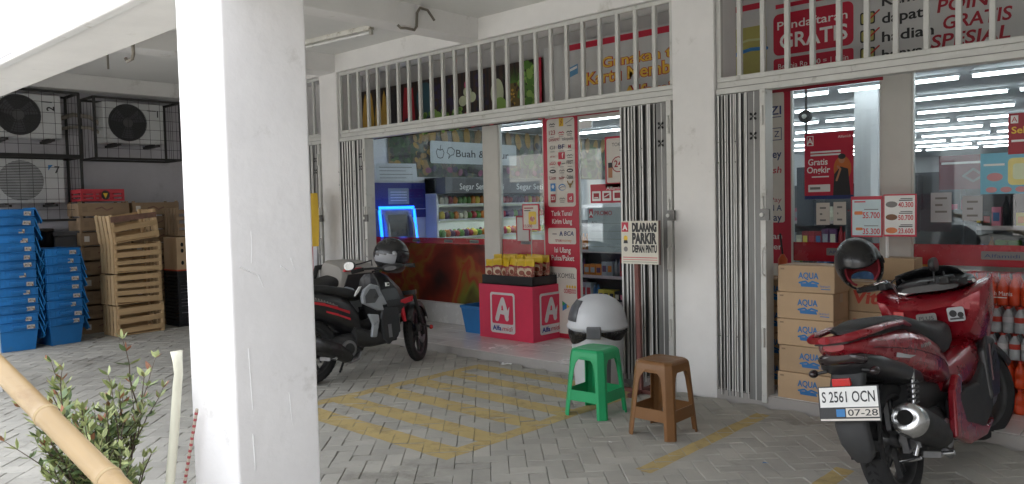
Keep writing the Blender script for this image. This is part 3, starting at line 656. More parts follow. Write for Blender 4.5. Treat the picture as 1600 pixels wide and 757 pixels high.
p.stroke([(7.98, 2.25), (7.95, 2.33), (7.98, 2.38), (8.03, 2.36), (8.08, 2.38), (8.11, 2.33), (8.08, 2.25), (8.03, 2.24), (7.98, 2.25)], .013, 1, INK); p.stroke([(8.03, 2.37), (8.05, 2.44)], .012, 1, INK)
p.stroke([(8.2, 2.24), (8.22, 2.30), (8.17, 2.33), (8.2, 2.40), (8.27, 2.41), (8.33, 2.37), (8.31, 2.30), (8.25, 2.29), (8.2, 2.24)], .013, 1, INK)
p.obj('hanging_sign', label='pale fruit and vegetable sign board with black lettering over the chiller', cat='sign')
# open chiller
t = thing('open_chiller', (-8.985, 7.76, .07), 'lit open chiller full of produce beneath the wall print', 'chiller'); t.scale.x = .58
CH1 = mat('chiller white', (.6, .62, .62), .4); LED = mat('chiller light', (.9, 1, .97), .5, emit=1.4, var=0)
b = MB(); b.box(0, .04, 0, 2.6, 0, 1.85, CH1); b.box(0, .45, -.04, 0, 0, 1.85, CH1); b.box(0, .75, 2.6, 2.64, 0, 1.85, CH1); b.box(0, .75, 0, 2.6, 0, .3, BLACK); b.box(0, .8, -.04, 2.64, 1.62, 1.86, mat('chiller header', (.07, .072, .075), .5)); b.obj('cabinet', t, bevel=.006)
p = MB(frame((.801, 0, 0), R(90))); p.text('Segar Setiap Hari', .25, 1.68, .09, 1, WHITE, w=.95); p.text('Segar Setiap', 1.5, 1.68, .09, 1, WHITE, w=.8); p.obj('lettering', t)
PR = [mat('pr_' + n_, c, .5, island=.25) for n_, c in (('red', '#a8323a'), ('orange', '#c97b2c'), ('green', '#5d8a3a'), ('yellow', '#d0bd4a'), ('pale', '#c9c6b0'), ('blue', '#3d6c9c'), ('purple', '#5d3a5e'), ('white', '#9aa0a6'), ('dark', '#26282c'), ('pink', '#c56f86'))]
q = random.Random(9)
for k, z in enumerate((.35, .66, .95, 1.22, 1.45)):
    b = MB(); b.box(.04, .62 - k * .04, 0, 2.6, z, z + .02, CH1); b.box(.6 - k * .04, .615 - k * .04, 0, 2.6, z - .03, z, mat('price rail', (.55, .6, .45), .5)); so = b.obj('shelf', t)
    b = MB(); b.box(.45, .5, .05, 2.55, z + .245, z + .26, LED) if k == 4 else b.box(.5 - k * .04, .54 - k * .04, .05, 2.55, z - .014, z - .002, LED); b.obj('shelf_light', t)
    b = MB()
    y = .04
    while y < 2.5:
        m_ = q.choice((PR[0], PR[1], PR[2], PR[3], PR[4], PR[6], PR[2]))
        for dx in (.15, .35, .5 - k * .03): b.ball((dx, y + .05, z + .07), (.055, .05, q.uniform(.045, .075)), m_, 8, 5)
        y += .095
    b.obj('produce', t, kind='stuff')
# cash machine with the blue glow
t = thing('cash_machine', (-8.99, 6.72, .07), 'cash machine with glowing blue surround behind the left window', 'cash machine'); t.scale.x = .5
AT = mat('cash machine grey blue', (.20, .23, .28), .35); BG = mat('blue glow', '#1460ff', .4, emit=1.1, var=0)
b = MB(); b.prism([(0, 0), (.62, 0), (.62, .82), (.5, .95), (.42, 1.42), (0, 1.42)], lambda u, v, w_: (u, w_, v), 0, .58, AT); b.obj('cabinet', t, bevel=.03, seg=3)
b = MB(); b.bar((.435, -.02, 1.43), (.435, .60, 1.43), .05, .04, BG); b.bar((.45, -.02, 1.40), (.56, -.02, .9), .03, .05, BG); b.bar((.45, .60, 1.40), (.56, .60, .9), .03, .05, BG); b.obj('light_surround', t)
b = MB(); b.prism([(.43, 1.38), (.50, .95), (.72, .86), (.62, 1.2)], lambda u, v, w_: (u, w_, v), .04, .09, mat('cash machine wing', (.28, .30, .36), .3)); b.prism([(.43, 1.38), (.50, .95), (.72, .86), (.62, 1.2)], lambda u, v, w_: (u, w_, v), .49, .54, mat('cash machine wing', (.3, .3, .3))); b.obj('privacy_wing', t, bevel=.015, seg=3)
b = MB(); b.add([(.455, .13, 1.33), (.455, .45, 1.33), (.505, .45, 1.02), (.505, .13, 1.02)], [(0, 1, 2, 3)], mat('dark screen', (.03, .035, .04), .15)); b.obj('screen', t)
b = MB(); b.box(.52, .55, .3, .42, .99, 1.0, BG); b.box(.51, .64, .12, .46, .90, .93, BLACK); b.obj('keypad', t)
p = MB(frame((-8.97, 0, 0), R(90))); p.rect(6.62, 1.35, 7.75, 1.86, 0, mat('bank blue', '#16236e', .5)); p.rect(7.02, 1.55, 7.40, 1.78, 1, mat('notice green grey', (.25, .30, .30), .5)); p.rect(6.62, 1.47, 7.75, 1.48, 1, WHITE)
for i in range(4): p.rect(7.06, 1.72 - i * .04, 7.36, 1.73 - i * .04, 2, WHITE)
p.obj('bank_board', label='dark blue bank board on the wall above the cash machine', cat='board')
p = MB(frame((-8.7, 6.62, 1.87), R(76), R(-8))); p.rect(0, 0, .62, .25, 0, mat('notice paper', (.55, .58, .62), .6)); [p.rect(.05, .19 - i * .05, .55 - .1 * (i % 2), .20 - i * .05, 1, GREYI) for i in range(4)]; p.text('INFO', .2, .205, .025, 1, INK) if False else None
p.obj('paper_notice', label='pale paper notice above the cash machine', cat='notice')
# shelving units with goods
SH = mat('shelf grey', (.10, .105, .115), .5)
def gondola(x, y, L, label, seed, rz=0, h=1.5):
    t = thing('shop_shelf', (x, y, .07), label, 'shelf', 'shelving units inside the shop', rz)
    q = random.Random(seed)
    b = MB(); b.box(0, L, .2, .23, 0, h, SH); b.box(0, L, 0, .45, 0, .1, SH); b.box(-.02, 0, 0, .45, 0, h, SH); b.box(L, L + .02, 0, .45, 0, h, SH); b.obj('frame', t)
    nz_ = int((h - .1) / .34)
    for k in range(nz_):
        z = .1 + k * .34
        s_ = MB(); s_.box(0, L, 0, .2, z, z + .015, SH); s_.box(0, L, -.012, 0, z - .015, z + .025, mat('price strip', (.5, .42, .42), .5)); s_.obj('shelf_board', t)
        g_ = MB(); u = .01
        while u < L - .06:
            w_ = q.uniform(.05, .10); hh = q.uniform(.13, .28); m_ = q.choice(PR); n_ = q.randint(1, 3)
            for _ in range(n_):
                if u + w_ > L: break
                if w_ < .07: g_.lathe([(.001, 0), (w_ * .46, 0), (w_ * .46, hh * .7), (w_ * .2, hh * .85), (w_ * .2, hh), (.001, hh)], m_, 8, (u + w_ / 2, .06, z + .016))
                else: g_.box(u, u + w_ - .006, .015, .14, z + .016, z + hh, m_); g_.box(u + w_ * .15, u + w_ * .8, .012, .0145, z + hh * .35, z + hh * .75, q.choice(PR))
                u += w_
        g_.obj('goods', t, kind='stuff')
    return t
gondola(-2.72, 9.75, 3.4, 'full shelf of dark goods under the rows of tubes behind the right window', 13, h=1.66)
gondola(-5.6, 9.9, 2.1, 'full shelf of goods seen past the red delivery poster', 14, h=1.6)
gondola(-1.9, 8.1, 2.4, 'shelf of bottles and boxes behind the right window', 3)
gondola(-3.0, 10.6, 5.0, 'dark shelf of mixed goods further back in the shop', 4, h=1.7)
gondola(-4.2, 13.5, 6.0, 'farthest stocked shelf in the middle of the shop', 5, h=1.8)
gondola(-6.6, 8.4, 2.6, 'stocked shelf behind the glass doors', 6, h=1.2)
gondola(-2.7, 7.5, .95, 'low stocked shelf behind the red delivery poster', 8, h=1.3)
b = MB(); b.box(-1.75, .2, 6.95, 7.4, .07, .98, mat('counter beige', (.42, .39, .33), .5)); b.box(-1.78, .22, 6.92, 7.43, .98, 1.01, mat('counter top', (.5, .5, .48), .3)); b.obj('checkout_counter', label='beige checkout counter behind the right window', cat='counter', bevel=.006)
t = thing('cash_register', (-1.05, 7.15, 1.01), 'dark cash register screen on the checkout counter', 'cash register'); b = MB(); b.box(-.05, .05, -.05, .05, 0, .12, BLACK); b.box(-.16, .16, -.015, .015, .1, .36, BLACK); b.obj('screen', t, bevel=.01)
b = MB(); b.box(-.18, .18, -.16, .12, 0, .05, mat('register grey', (.3, .3, .3), .5)); b.obj('base', t, bevel=.008)
# round dark hanging fan-like fitting, and the black rod it hangs from
t = thing('ceiling_fitting', (-3.29, 8.0, 2.72), 'round dark fitting hanging on a rod from the shop ceiling', 'ceiling fitting')
b = MB(); b.cyl((0, 0, 0), (0, 0, -.9), .014, BLACK, 8); b.obj('rod', t)
b = MB(); b.lathe([(.001, -.03), (.06, -.03), (.07, 0), (.06, .03), (.001, .03)], BLACK, 24, (0, -.02, -.38), 'y'); b.lathe([(.001, -.045), (.022, -.043), (.025, -.03)], STEELW, 16, (0, -.02, -.38), 'y'); b.obj('housing', t)
b = MB(); b.box(-.09, .09, -.03, .03, -1.5, -.9, mat('dark unit', (.05, .06, .08), .5)); b.obj('lower_unit', t)
# posters on the glass, right bay
def poster(x0, z0, x1, z1, m, name, label, draw=None, y=6.420, cat='poster', group=None, thick=True):
    p = panel((x0, y, z0)); w, h = x1 - x0, z1 - z0
    p.rect(0, 0, w, h, 0, m)
    if draw: draw(p, w, h)
    return p.obj(name, label=label, cat=cat, group=group)
SK = mat('printed skin', '#b07a58', .5)
def d_on(p, w, h):
    p.rect(.02, h - .1, .075, h - .02, 1, WHITE); p.rect(.026, h - .094, .069, h - .026, 2, RED); p.text('A', .0475, h - .088, .05, 3, WHITE, al='c', bold=.03)
    p.text('Alfamidi', w - .12, h - .05, .02, 1, WHITE, w=.1)
    p.text('Gratis', .03, h * .52, .05, 1, WHITE, w=.16, bold=.02); p.text('Ongkir', .02, h * .40, .05, 1, WHITE, w=.19, bold=.02)
    for i, v in enumerate((.70, .655)): p.rect(.05, h * v, w * .75, h * v + .014, 1, WHITE)
    p.rect(.06, h * .33, .2, h * .33 + .01, 1, WHITE); p.rrect(.03, .06, .21, .12, .005, 1, WHITE); p.rect(.045, .08, .13, .1, 2, GREYI)
    p.disc(w - .085, h * .45, .07, .1, 1, mat('poster amber', '#b8642a', .5)); p.poly([(w - .16, .03), (w - .15, .2), (w - .1, .26), (w - .04, .24), (w - .02, .03)], 2, INK); p.disc(w - .09, h * .59, .026, .034, 3, SK); p.disc(w - .088, h * .63, .03, .022, 4, INK); p.stroke([(w - .13, .15), (w - .1, .24), (w - .12, .26)], .016, 4, SK)
    p.rect(0, 0, w, .03, 3, NAVY)
poster(-2.655, 1.49, -2.262, 2.03, RED, 'delivery_poster', 'red free delivery poster with a person on the window right of the wide pillar', d_on)
def d_price(p, w, h):
    for i in range(3): p.rect(.03, h - .05 - i * .05, w - .03 - .03 * (i % 2), h - .035 - i * .05, 1, GREYI)
poster(-2.56, 1.28, -2.45, 1.46, CREAM, 'paper_notice', 'left paper of the pair under the red delivery poster', d_price, cat='notice'); poster(-2.42, 1.28, -2.32, 1.465, CREAM, 'paper_notice', 'right paper of the pair under the red delivery poster', d_price, cat='notice')
poster(-1.70, 1.30, -1.56, 1.52, mat('grey paper', (.5, .52, .54), .5), 'paper_notice', 'grey paper notice on the right window beside the window post', d_price, cat='notice'); poster(-1.49, 1.31, -1.36, 1.49, mat('grey paper', (.5, .52, .54), .5), 'paper_notice', 'grey paper notice on the right window under the pale blue poster', d_price, cat='notice')
def d_blue(p, w, h):
    p.rrect(.17, .06, w - .02, h - .04, .03, 1, mat('poster cream', '#e3d98a', .5)); p.rrect(.2, .1, w - .05, h - .08, .02, 2, mat('poster pale', '#d7e2c0', .5))
    for i in range(3): p.disc(.07 + .09 * i, .03, .035, .02, 3, mat('poster pink', '#c98f93', .5))
    p.disc(.09, .12, .05, .03, 2, mat('poster pink', '#c98f93', .5)); p.rect(.02, .2, .15, .215, 2, WHITE)
poster(-1.375, 1.50, -.90, 1.79, mat('poster sky blue', '#6fb6cf', .4), 'promotion_poster', 'pale blue and cream poster on the right window', d_blue)
def d_red(p, w, h): p.rect(.015, h - .07, .06, h - .015, 1, WHITE); p.text('A', .0375, h - .06, .035, 2, RED, al='c'); p.text('Sekarang', .02, h - .14, .045, 1, YELI, w=.26, bold=.02); p.rect(.02, h - .2, .25, h - .185, 1, WHITE)
poster(-1.205, 1.775, -.88, 2.06, DRED, 'promotion_poster', 'dark red poster above the pale blue poster at the right edge', d_red, y=6.418)
def d_band(p, w, h): p.rect(.02, h - .08, w * .5, h - .06, 1, WHITE); p.stroke([(.2, .12), (.28, .18), (.36, .12), (.28, .07), (.2, .12)], .02, 1, GREYI); p.rect(.45, .15, .6, .25, 1, mat('film pink', '#b98087', .5))
poster(-2.05, 1.55, -1.05, 1.86, mat('faded red board', '#6d2a33', .6), 'promotion_board', 'faded red promotion board deep inside behind the pale blue poster', d_band, y=8.0, cat='board')
# papers and posters on the glass doors
def d_24(p, w, h): p.rrect(.02, .05, w - .02, h - .02, .02, 1, CREAM); p.text('TOKO', w / 2, h - .1, .035, 2, INK, al='c'); p.stroke([(w / 2 + .075 * math.cos(a * .5), h * .45 + .075 * math.sin(a * .5)) for a in range(13)], .01, 2, DRED); p.text('24', w / 2, h * .40, .065, 3, DRED, al='c', bold=.02); p.rect(.04, .1, .09, .2, 2, SK); p.rect(.04, .2, .09, .25, 2, INK)
poster(-4.69, 1.65, -4.37, 2.16, RED, 'opening_hours_poster', 'red and cream twenty-four hour poster on the glass door', d_24)
def d_ic(p, w, h): p.text('Alfamidi', .2, h - .06, .035, 1, WHITE, w=.2); [p.rrect(.02 + i * .13, .02, .13 + i * .13, .12, .008, 1, WHITE) for i in range(3)]; [p.rect(.04 + i * .13, .045, .11 + i * .13, .1, 2, DRED) for i in range(3)]; p.rect(.05, .05, .1, .06, 3, WHITE); p.stroke([(.18, .06), (.24, .09)], .01, 3, WHITE)
poster(-4.88, 1.50, -4.45, 1.69, RED, 'door_sticker', 'red door sticker with three white icons', d_ic, cat='sticker')
def d_pr(p, w, h): p.rect(.02, h - .11, .07, h - .02, 1, RED); p.text('A', .045, h - .095, .05, 2, WHITE, al='c', bold=.02); p.text('PROMO', .09, h - .085, .045, 1, DRED, w=.22, bold=.015); p.text('ACS', .05, h - .17, .025, 1, INK); [p.rect(.04, .05 + .08 * i, w - .04, .054 + .08 * i, 1, GREYI) for i in range(4)]
poster(-4.96, 1.0, -4.45, 1.46, mat('clear promo board', (.34, .37, .40), .4), 'promotion_board', 'pale promotion board low on the glass door', d_pr, cat='board', y=6.47)
def d_pg(p, w, h): p.rect(.02, .02, w - .02, h - .02, 1, mat('pale grey card', (.55, .55, .54), .5))
poster(-5.93, 1.08, -5.72, 1.38, DRED, 'price_card', 'plain pale card with a red edge on the glass behind the snack display', d_pg, cat='price card')
# water jugs inside behind the cartons
JUG = mat('blue water jug', '#4a6f9e', .15, var=.1)
for i, (x, lb) in enumerate(((-2.62, 'left blue water jug behind the glass over the water cartons'), (-2.30, 'right blue water jug behind the glass over the water cartons'))):
    t = thing('water_jug', (x, 6.68, .56), lb, 'water jug', 'blue water jugs inside the window'); b = MB()
    b.lathe([(.001, 0), (.13, 0), (.137, .02), (.137, .12), (.128, .14), (.137, .16), (.137, .28), (.12, .33), (.05, .38), (.03, .40)], JUG, 24); b.obj('bottle', t); b = MB(); b.lathe([(.031, .395), (.034, .40), (.034, .44), (.001, .445)], NAVY, 16); b.obj('cap', t)
b = MB(); b.box(-2.76, -2.08, 6.52, 6.84, .07, .555, BLACK); b.obj('jug_rack', label='dark rack carrying the blue water jugs', cat='rack', bevel=.005)
# ---------------------------------------------------------------- outdoor units in wire cages on the side wall (facing +X)
ACW = mat('outdoor unit enamel', (.55, .56, .56), .5, var=.05, scale=4, dirt=('#8b877c', 6, .6, .85))
IRON = mat('black iron', (.025, .024, .023), .6, var=.3, scale=12)
def vend(mb, *a, **k): return mb.obj(*a, **k)
def ac(y0, z0, num, rot, label, louvre=False):
    t = thing('outdoor_unit', (-11.18, y0, z0), label, 'air conditioner', 'air conditioner outdoor units in cages on the side wall')
    w, h = .78, .54
    b = MB(); b.box(0, .28, 0, w, 0, h, ACW); c_ = b.obj('casing', t, bevel=.012, seg=3)
    F = frame((.282, 0, 0), R(90))
    p = MB(F); p.disc(.30, .275, .245, .245, 0, mat('fan shade', (.05, .05, .052), .7), n=36); p.disc(.30, .275, .07, .07, 2, mat('fan hub', (.10, .10, .10), .6), n=20)
    for k in range(3): p.poly([(.30 + .06 * math.cos(a), .275 + .06 * math.sin(a)) if r_ < 1 else (.30 + .225 * math.cos(a), .275 + .225 * math.sin(a)) for r_, a in ((0, k * 2.094), (1, k * 2.094 + .1), (1, k * 2.094 + .9), (0, k * 2.094 + 1.3))], 1, mat('fan blade', (.08, .08, .085), .6))
    p.obj('fan', t)
    g_ = MB()
    if louvre:
        for i in range(26): g_.box(.284, .292, .03, .56, .03 + i * .019, .036 + i * .019, ACW)
    else:
        for r_ in (.07, .10, .13, .16, .19, .22, .245): g_.tube([(.295, .30 + r_ * math.cos(i * PI / 16), .275 + r_ * math.sin(i * PI / 16)) for i in range(32)], .0028, BLACK, 5, closed=True)
        for i in range(10): a = i * PI / 5; g_.cyl((.297, .30 + .06 * math.cos(a), .275 + .06 * math.sin(a)), (.297, .30 + .245 * math.cos(a), .275 + .245 * math.sin(a)), .003, BLACK, 5)
    g_.obj('fan_grille', t)
    p = MB(F); p.text(num, .70, .37, .085, 1, INK, al='c', bold=.02, rot=rot); p.rect(.56, .445, .68, .455, 1, INK) if not louvre else p.poly([(.6, .40), (.6, .47), (.655, .47), (.625, .44)], 1, BLUEI)
    p.obj('painted_number', c_)
    b = MB(); b.box(.02, .26, .12, .16, -.05, 0, IRON); b.box(.02, .26, w - .16, w - .12, -.05, 0, IRON); b.obj('foot', t)
    # cage
    t2 = thing('wire_cage', (-11.2, y0 - .18, z0 - .22), 'black iron cage round the outdoor unit numbered ' + num, 'cage', 'iron cages on the side wall')
    D, L, H = .50, 1.10, .78; b = MB(); s_ = .028
    for x in (0, D):
        for z in (0, H): b.bar((x, 0, z), (x, L, z), s_, s_, IRON)
        for y in (0, L): b.bar((x, y, 0), (x, y, H), s_, s_, IRON)
    for y in (0, L):
        for z in (0, H): b.bar((0, y, z), (D, y, z), s_, s_, IRON)
    for yy in (.30, .80): b.bar((0, yy, .185), (D, yy, .185), .03, .03, IRON)
    b.obj('frame', t2)
    b = MB()
    for i in range(1, 8): b.cyl((D, i * L / 8, 0), (D, i * L / 8, H), .0028, IRON, 5)
    for i in range(1, 6): b.cyl((D, 0, i * H / 6), (D, L, i * H / 6), .0028, IRON, 5)
    for i in range(1, 4): b.cyl((i * D / 4, 0, 0), (i * D / 4, 0, H), .0028, IRON, 5); b.cyl((i * D / 4, L, 0), (i * D / 4, L, H), .0028, IRON, 5)
    b.obj('mesh_wires', t2)
    return t
ac(3.90, 2.44, '1', 0, 'outdoor unit numbered 1 high on the side wall, nearest the pillar')
ac(2.62, 2.46, '2', R(90), 'outdoor unit with a sideways 2, upper of the pair at the left edge')
ac(2.62, 1.66, '7', 0, 'outdoor unit numbered 7, lower of the pair behind the tall blue crate stack', True)
def pipe(pts, r, name, label, m, cat='pipe', n=8, group=None): return MB().tube(pts, r, m, n).obj(name, label=label, cat=cat, group=group)
FOAM = mat('pipe wrap', (.30, .27, .23), .8, var=.2)
pipe([(-11.15, 3.40, 2.72), (-11.1, 3.6, 2.80), (-11.1, 3.8, 2.78), (-11.1, 3.92, 2.70)], .028, 'refrigerant_pipe', 'upper wrapped pipe running between the two upper cages', FOAM)
pipe([(-11.15, 3.40, 2.60), (-11.1, 3.6, 2.64), (-11.1, 3.8, 2.64), (-11.1, 3.92, 2.58)], .022, 'refrigerant_pipe', 'lower wrapped pipe running between the two upper cages', FOAM)
b = MB(); b.box(-11.2, -11.08, 2.2, 3.62, 1.33, 1.40, SIDE); b.obj('wall_ledge', label='narrow grey ledge on the side wall under the lowest cage', cat='ledge')

# ---------------------------------------------------------------- blue lidded crates (short end faces +X)
BLU = mat('blue crate plastic', '#1c6fb0', .45, objvar=.16, var=.16, scale=3, dirt=('#4a7391', 5, .60, .85))
BLU2 = mat('blue crate lid', '#2583c6', .42, objvar=.22, var=.14, scale=4)
STK = mat('worn label paper', (.46, .44, .40), .7, var=.25, scale=30, dirt=('#7b5a3c', 22, .55, .6))
def crate_proto():
    t = thing('lidded_crate', (0, 0, 0), '-', 'crate')
    Lx, Ly, H = .58, .39, .31; tx, ty = .50, .32   # rim and floor sizes
    b = MB()
    def ring(sx, sy, z): return [(-sx / 2, -sy / 2, z), (sx / 2, -sy / 2, z), (sx / 2, sy / 2, z), (-sx / 2, sy / 2, z)]
    rs = [ring(tx, ty, 0), ring(tx + .055, ty + .05, H - .085), ring(Lx - .01, Ly - .01, H - .08), ring(Lx - .01, Ly - .01, H), ring(Lx - .035, Ly - .035, H), ring(tx + .03, ty + .03, H - .09), ring(tx - .03, ty - .03, .012)]
    b.rings(rs, BLU, True, False)
    for z in (H - .078, H - .004): b.tube([Vector(p) for p in ring(Lx, Ly, z)], .005, BLU, 5, closed=True, smooth=False)
    for sx in (-1, 1):
        for i in range(7): y = -Ly / 2 + .03 + i * (Ly - .06) / 6; b.box(sx * (Lx / 2 - .006) - .005, sx * (Lx / 2 - .006) + .005, y - .003, y + .003, H - .08, H, BLU)
    for sy in (-1, 1):
        for i in range(9): x = -Lx / 2 + .03 + i * (Lx - .06) / 8; b.box(x - .003, x + .003, sy * (Ly / 2 - .006) - .005, sy * (Ly / 2 - .006) + .005, H - .08, H, BLU)
    b.box(Lx / 2 - .004, Lx / 2 + .012, -.07, .07, H - .055, H - .03, BLU)
    b.obj('body', t)
    for sy in (-1, 1):       # lid halves hanging down outside
        l = MB(); y = sy * (Ly / 2 + .004)
        pts = [(-.27, 0)]; n = 8
        for i in range(n): pts += [(-.27 + .54 * (i + .1) / n, -.165 if i % 2 else -.185), (-.27 + .54 * (i + .9) / n, -.165 if i % 2 else -.185)]
        pts += [(.27, 0)]
        l.prism(pts, lambda u, v, w: (u, w + sy * (.0 - v * .34), v), y, y + sy * .008, BLU2)
        for u in (-.2, -.07, .07, .2): l.prism([(u - .006, -.01), (u - .006, -.15), (u + .006, -.15), (u + .006, -.01)], lambda a, v, w: (a, w + sy * (-v * .34), v), y + sy * .008, y + sy * .013, BLU2)
        lo = l.obj('lid_flap', t); lo.location = (0, 0, H - .004)
    p = MB(frame((Lx / 2 + .002, 0, 0), R(90))); p.rect(.075, H - .07, .155, H - .025, 2, STK); p.rect(.085, H - .055, .145, H - .05, 3, GREYI); p.rect(.085, H - .042, .13, H - .037, 3, GREYI)
    p.obj('paper_label', t)
    return t
CP = crate_proto(); rc = random.Random(4)
ordn = ['bottom', 'second', 'third', 'fourth', 'fifth', 'sixth', 'seventh', 'eighth', 'ninth', 'tenth', 'eleventh', 'twelfth', 'thirteenth', 'top']
def olabel(fmt, i, n): return fmt % ('bottom' if i == 0 else 'topmost' if i == n - 1 else ordn[i] + ' from the bottom')
first = True
for (x, y, n, nm, rz0) in ((-10.19, 2.58, 14, 'tall blue stack at the left edge', -.06), (-10.24, 3.02, 9, 'shorter blue stack by the wooden crates', .10)):
    for i in range(n):
        lb = olabel('blue lidded crate, %%s of the %s' % nm, i, n)
        loc = (x + rc.uniform(-.008, .008), y + rc.uniform(-.008, .008), i * (1.27 / 13 if n == 14 else .101)); rz = rz0 + rc.uniform(-.02, .02)
        if first: CP.location = loc; CP.rotation_euler.z = rz; CP['label'] = lb; CP['group'] = 'nested blue lidded crates'; first = False
        else:
            c_ = copy_tree(CP, loc, rz, lb, 'nested blue lidded crates')
            for ch in [o_ for o_ in COL.objects if o_.parent == c_]:
                if ch.name.startswith('paper_label'): ch.location = (0, rc.uniform(-.03, .02), rc.uniform(-.008, .006)); ch.scale = (1, rc.uniform(.7, 1.05), 1); ch.rotation_euler.x = rc.uniform(-.06, .06)
                if ch.name.startswith('lid_flap'): ch.rotation_euler.x = rc.uniform(-.10, .10); ch.rotation_euler.z = rc.uniform(-.03, .03)

# ---------------------------------------------------------------- wooden crates
WOOD = mat('raw crate wood', (.50, .34, .18), .8, var=.22, scale=4, streak=(1, .1, 1), island=.28, bump=.25, bscale=40, dirt=('#4a3322', 5, .62, .78))
WOODV = mat('crate wood upright', (.52, .37, .21), .8, var=.2, scale=4, streak=True, island=.2, bump=.25, bscale=40)
WOOD2 = mat('dark crate wood', (.24, .165, .10), .85, var=.25, scale=4, streak=(1, .1, 1), island=.25, bump=.25, bscale=40)
WOODB = mat('crate wood brown stain', (.20, .11, .08), .85, var=.3, scale=9, island=.2)
def wood_crate(loc, rz, label, hy=.58, hx=.36, h=.375, ns=4, seed=1, m=WOOD, mv=WOODV, rx=0, group='stack of slatted wooden crates'):
    t = thing('wooden_crate', loc, label, 'wooden crate', group, rz, rx)
    q = random.Random(seed)
    for sx in (-1, 1):
        for sy in (-1, 1):
            b = MB(); b.cbox((sx * (hx / 2 - .025), sy * (hy / 2 - .018), h / 2), (.045, .03, h), mv); b.obj('corner_post', t, bevel=.003, seg=1)
    sh = (h - .01) / ns
    for sx in (1, -1):
        for k in range(ns):
            w = sh * q.uniform(.46, .68); z = .005 + sh * (k + .5) + q.uniform(-.006, .006); tl = q.uniform(-.012, .012)
            b = MB(); x = sx * (hx / 2 + .003)
            b.bar((x, -hy / 2 - q.uniform(0, .006), z - tl), (x, hy / 2 + q.uniform(0, .006), z + tl), w, .011, m, up=(1, 0, 0)) 
            if m is WOOD and seed == 4 and k == 2 and sx > 0: b.mats = [WOODB]
            b.obj('slat', t)
    for sy in (-1, 1):
        for k in range(4):
            x = -hx / 2 + hx * (k + .5) / 4; b = MB(); b.cbox((x + q.uniform(-.004, .004), sy * (hy / 2 + .008), h / 2), (hx / 4 * q.uniform(.6, .8), .010, h - .01), mv); b.obj('end_slat', t)
        for z in (.03, h - .03): b = MB(); b.cbox((0, sy * (hy / 2 - .004), z), (hx - .06, .012, .04), m); b.obj('end_rail', t)
    b = MB()
    for k in range(4): b.cbox((-hx / 2 + hx * (k + .5) / 4, 0, .012), (hx / 4 * .8, hy - .02, .01), m)
    b.obj('floor_boards', t)
    return t
for i, (z, rz) in enumerate(((.0, .08), (.385, .10), (.77, .085))): wood_crate((-10.19, 3.90 - (.015 if i == 1 else 0), z), rz, 'pale slatted wooden crate, %s of its stack of four' % ('bottom', 'second from the bottom', 'third from the bottom')[i], seed=i + 1, ns=(3, 4, 4)[i])
wood_crate((-10.17, 3.88, 1.165), .14, 'pale slatted wooden crate tipped askew on top of its stack', seed=4, ns=3, rx=R(7), h=.36)
# dark flat crates behind, with printing
def flat_crate(loc, rz, label, seed, h=.185, hy=.60, hx=.40):
    t = thing('flat_crate', loc, label, 'crate', 'stacks of dark flat crates by the wall', rz); b = MB()
    b.box(-hx / 2, hx / 2, -hy / 2, hy / 2, 0, .012, WOOD2)
    for sx in (-1, 1): b.cbox((sx * hx / 2, 0, h / 2 - .006), (.012, hy, h - .03), WOOD2)
    for sy in (-1, 1): b.cbox((0, sy * hy / 2, h / 2 - .006), (hx, .012, h - .03), WOOD2)
    b.obj('body', t)
    b = MB(); [b.cbox((sx * (hx / 2 - .02), sy * (hy / 2 - .02), h / 2), (.03, .03, h - .002), WOOD2) for sx in (-1, 1) for sy in (-1, 1)]; b.obj('corner_post', t)
    p = MB(frame((hx / 2 + .0065, 0, 0), R(90))); p.rect(-.26, .05, -.2, .12, 1, CREAM if seed % 3 == 0 else WOOD2); p.text('FRESH', 0, .07, .035, 1, WOODB, al='c', w=.2) if False else p.stroke([(-.1, .09), (-.03, .11), (.03, .07), (.1, .1)], .018, 1, WOODB); p.obj('print', t)
    return t
for i in range(9): flat_crate((-10.78, 3.74 + rc.uniform(-.015, .015), i * .185), rc.uniform(-.03, .03), olabel('dark flat crate, %s of the stack under the red crate', i, 9), i)
for i in range(9): flat_crate((-10.80, 4.39 + rc.uniform(-.015, .015), i * .185), rc.uniform(-.03, .03), olabel('dark flat crate, %s of the stack behind the pale wooden crates', i, 9), i + 4)
t = thing('red_crate', (-10.78, 3.74, 1.67), 'red plastic crate lying on top of the dark flat crates', 'crate'); b = MB(); RC = mat('red crate plastic', '#b5303c', .5, var=.1)
b.box(-.18, .18, -.25, .25, 0, .01, RC)
for z0, z1 in ((.0, .03), (.05, .08), (.10, .15)):
    for sx in (-1, 1): b.cbox((sx * .18, 0, (z0 + z1) / 2), (.012, .50, z1 - z0), RC)
    for sy in (-1, 1): b.cbox((0, sy * .25, (z0 + z1) / 2), (.36, .012, z1 - z0), RC)
for sx in (-1, 1):
    for sy in (-1, -.4, .4, 1): b.cbox((sx * .18, sy * .245, .075), (.016, .03, .15), RC)
b.obj('body', t); p = MB(frame((.187, 0, 0), R(90))); p.disc(.03, .075, .05, .06, 1, INK); p.poly([(.0, .1), (.06, .1), (.03, .03)], 2, YELI); p.obj('badge', t)
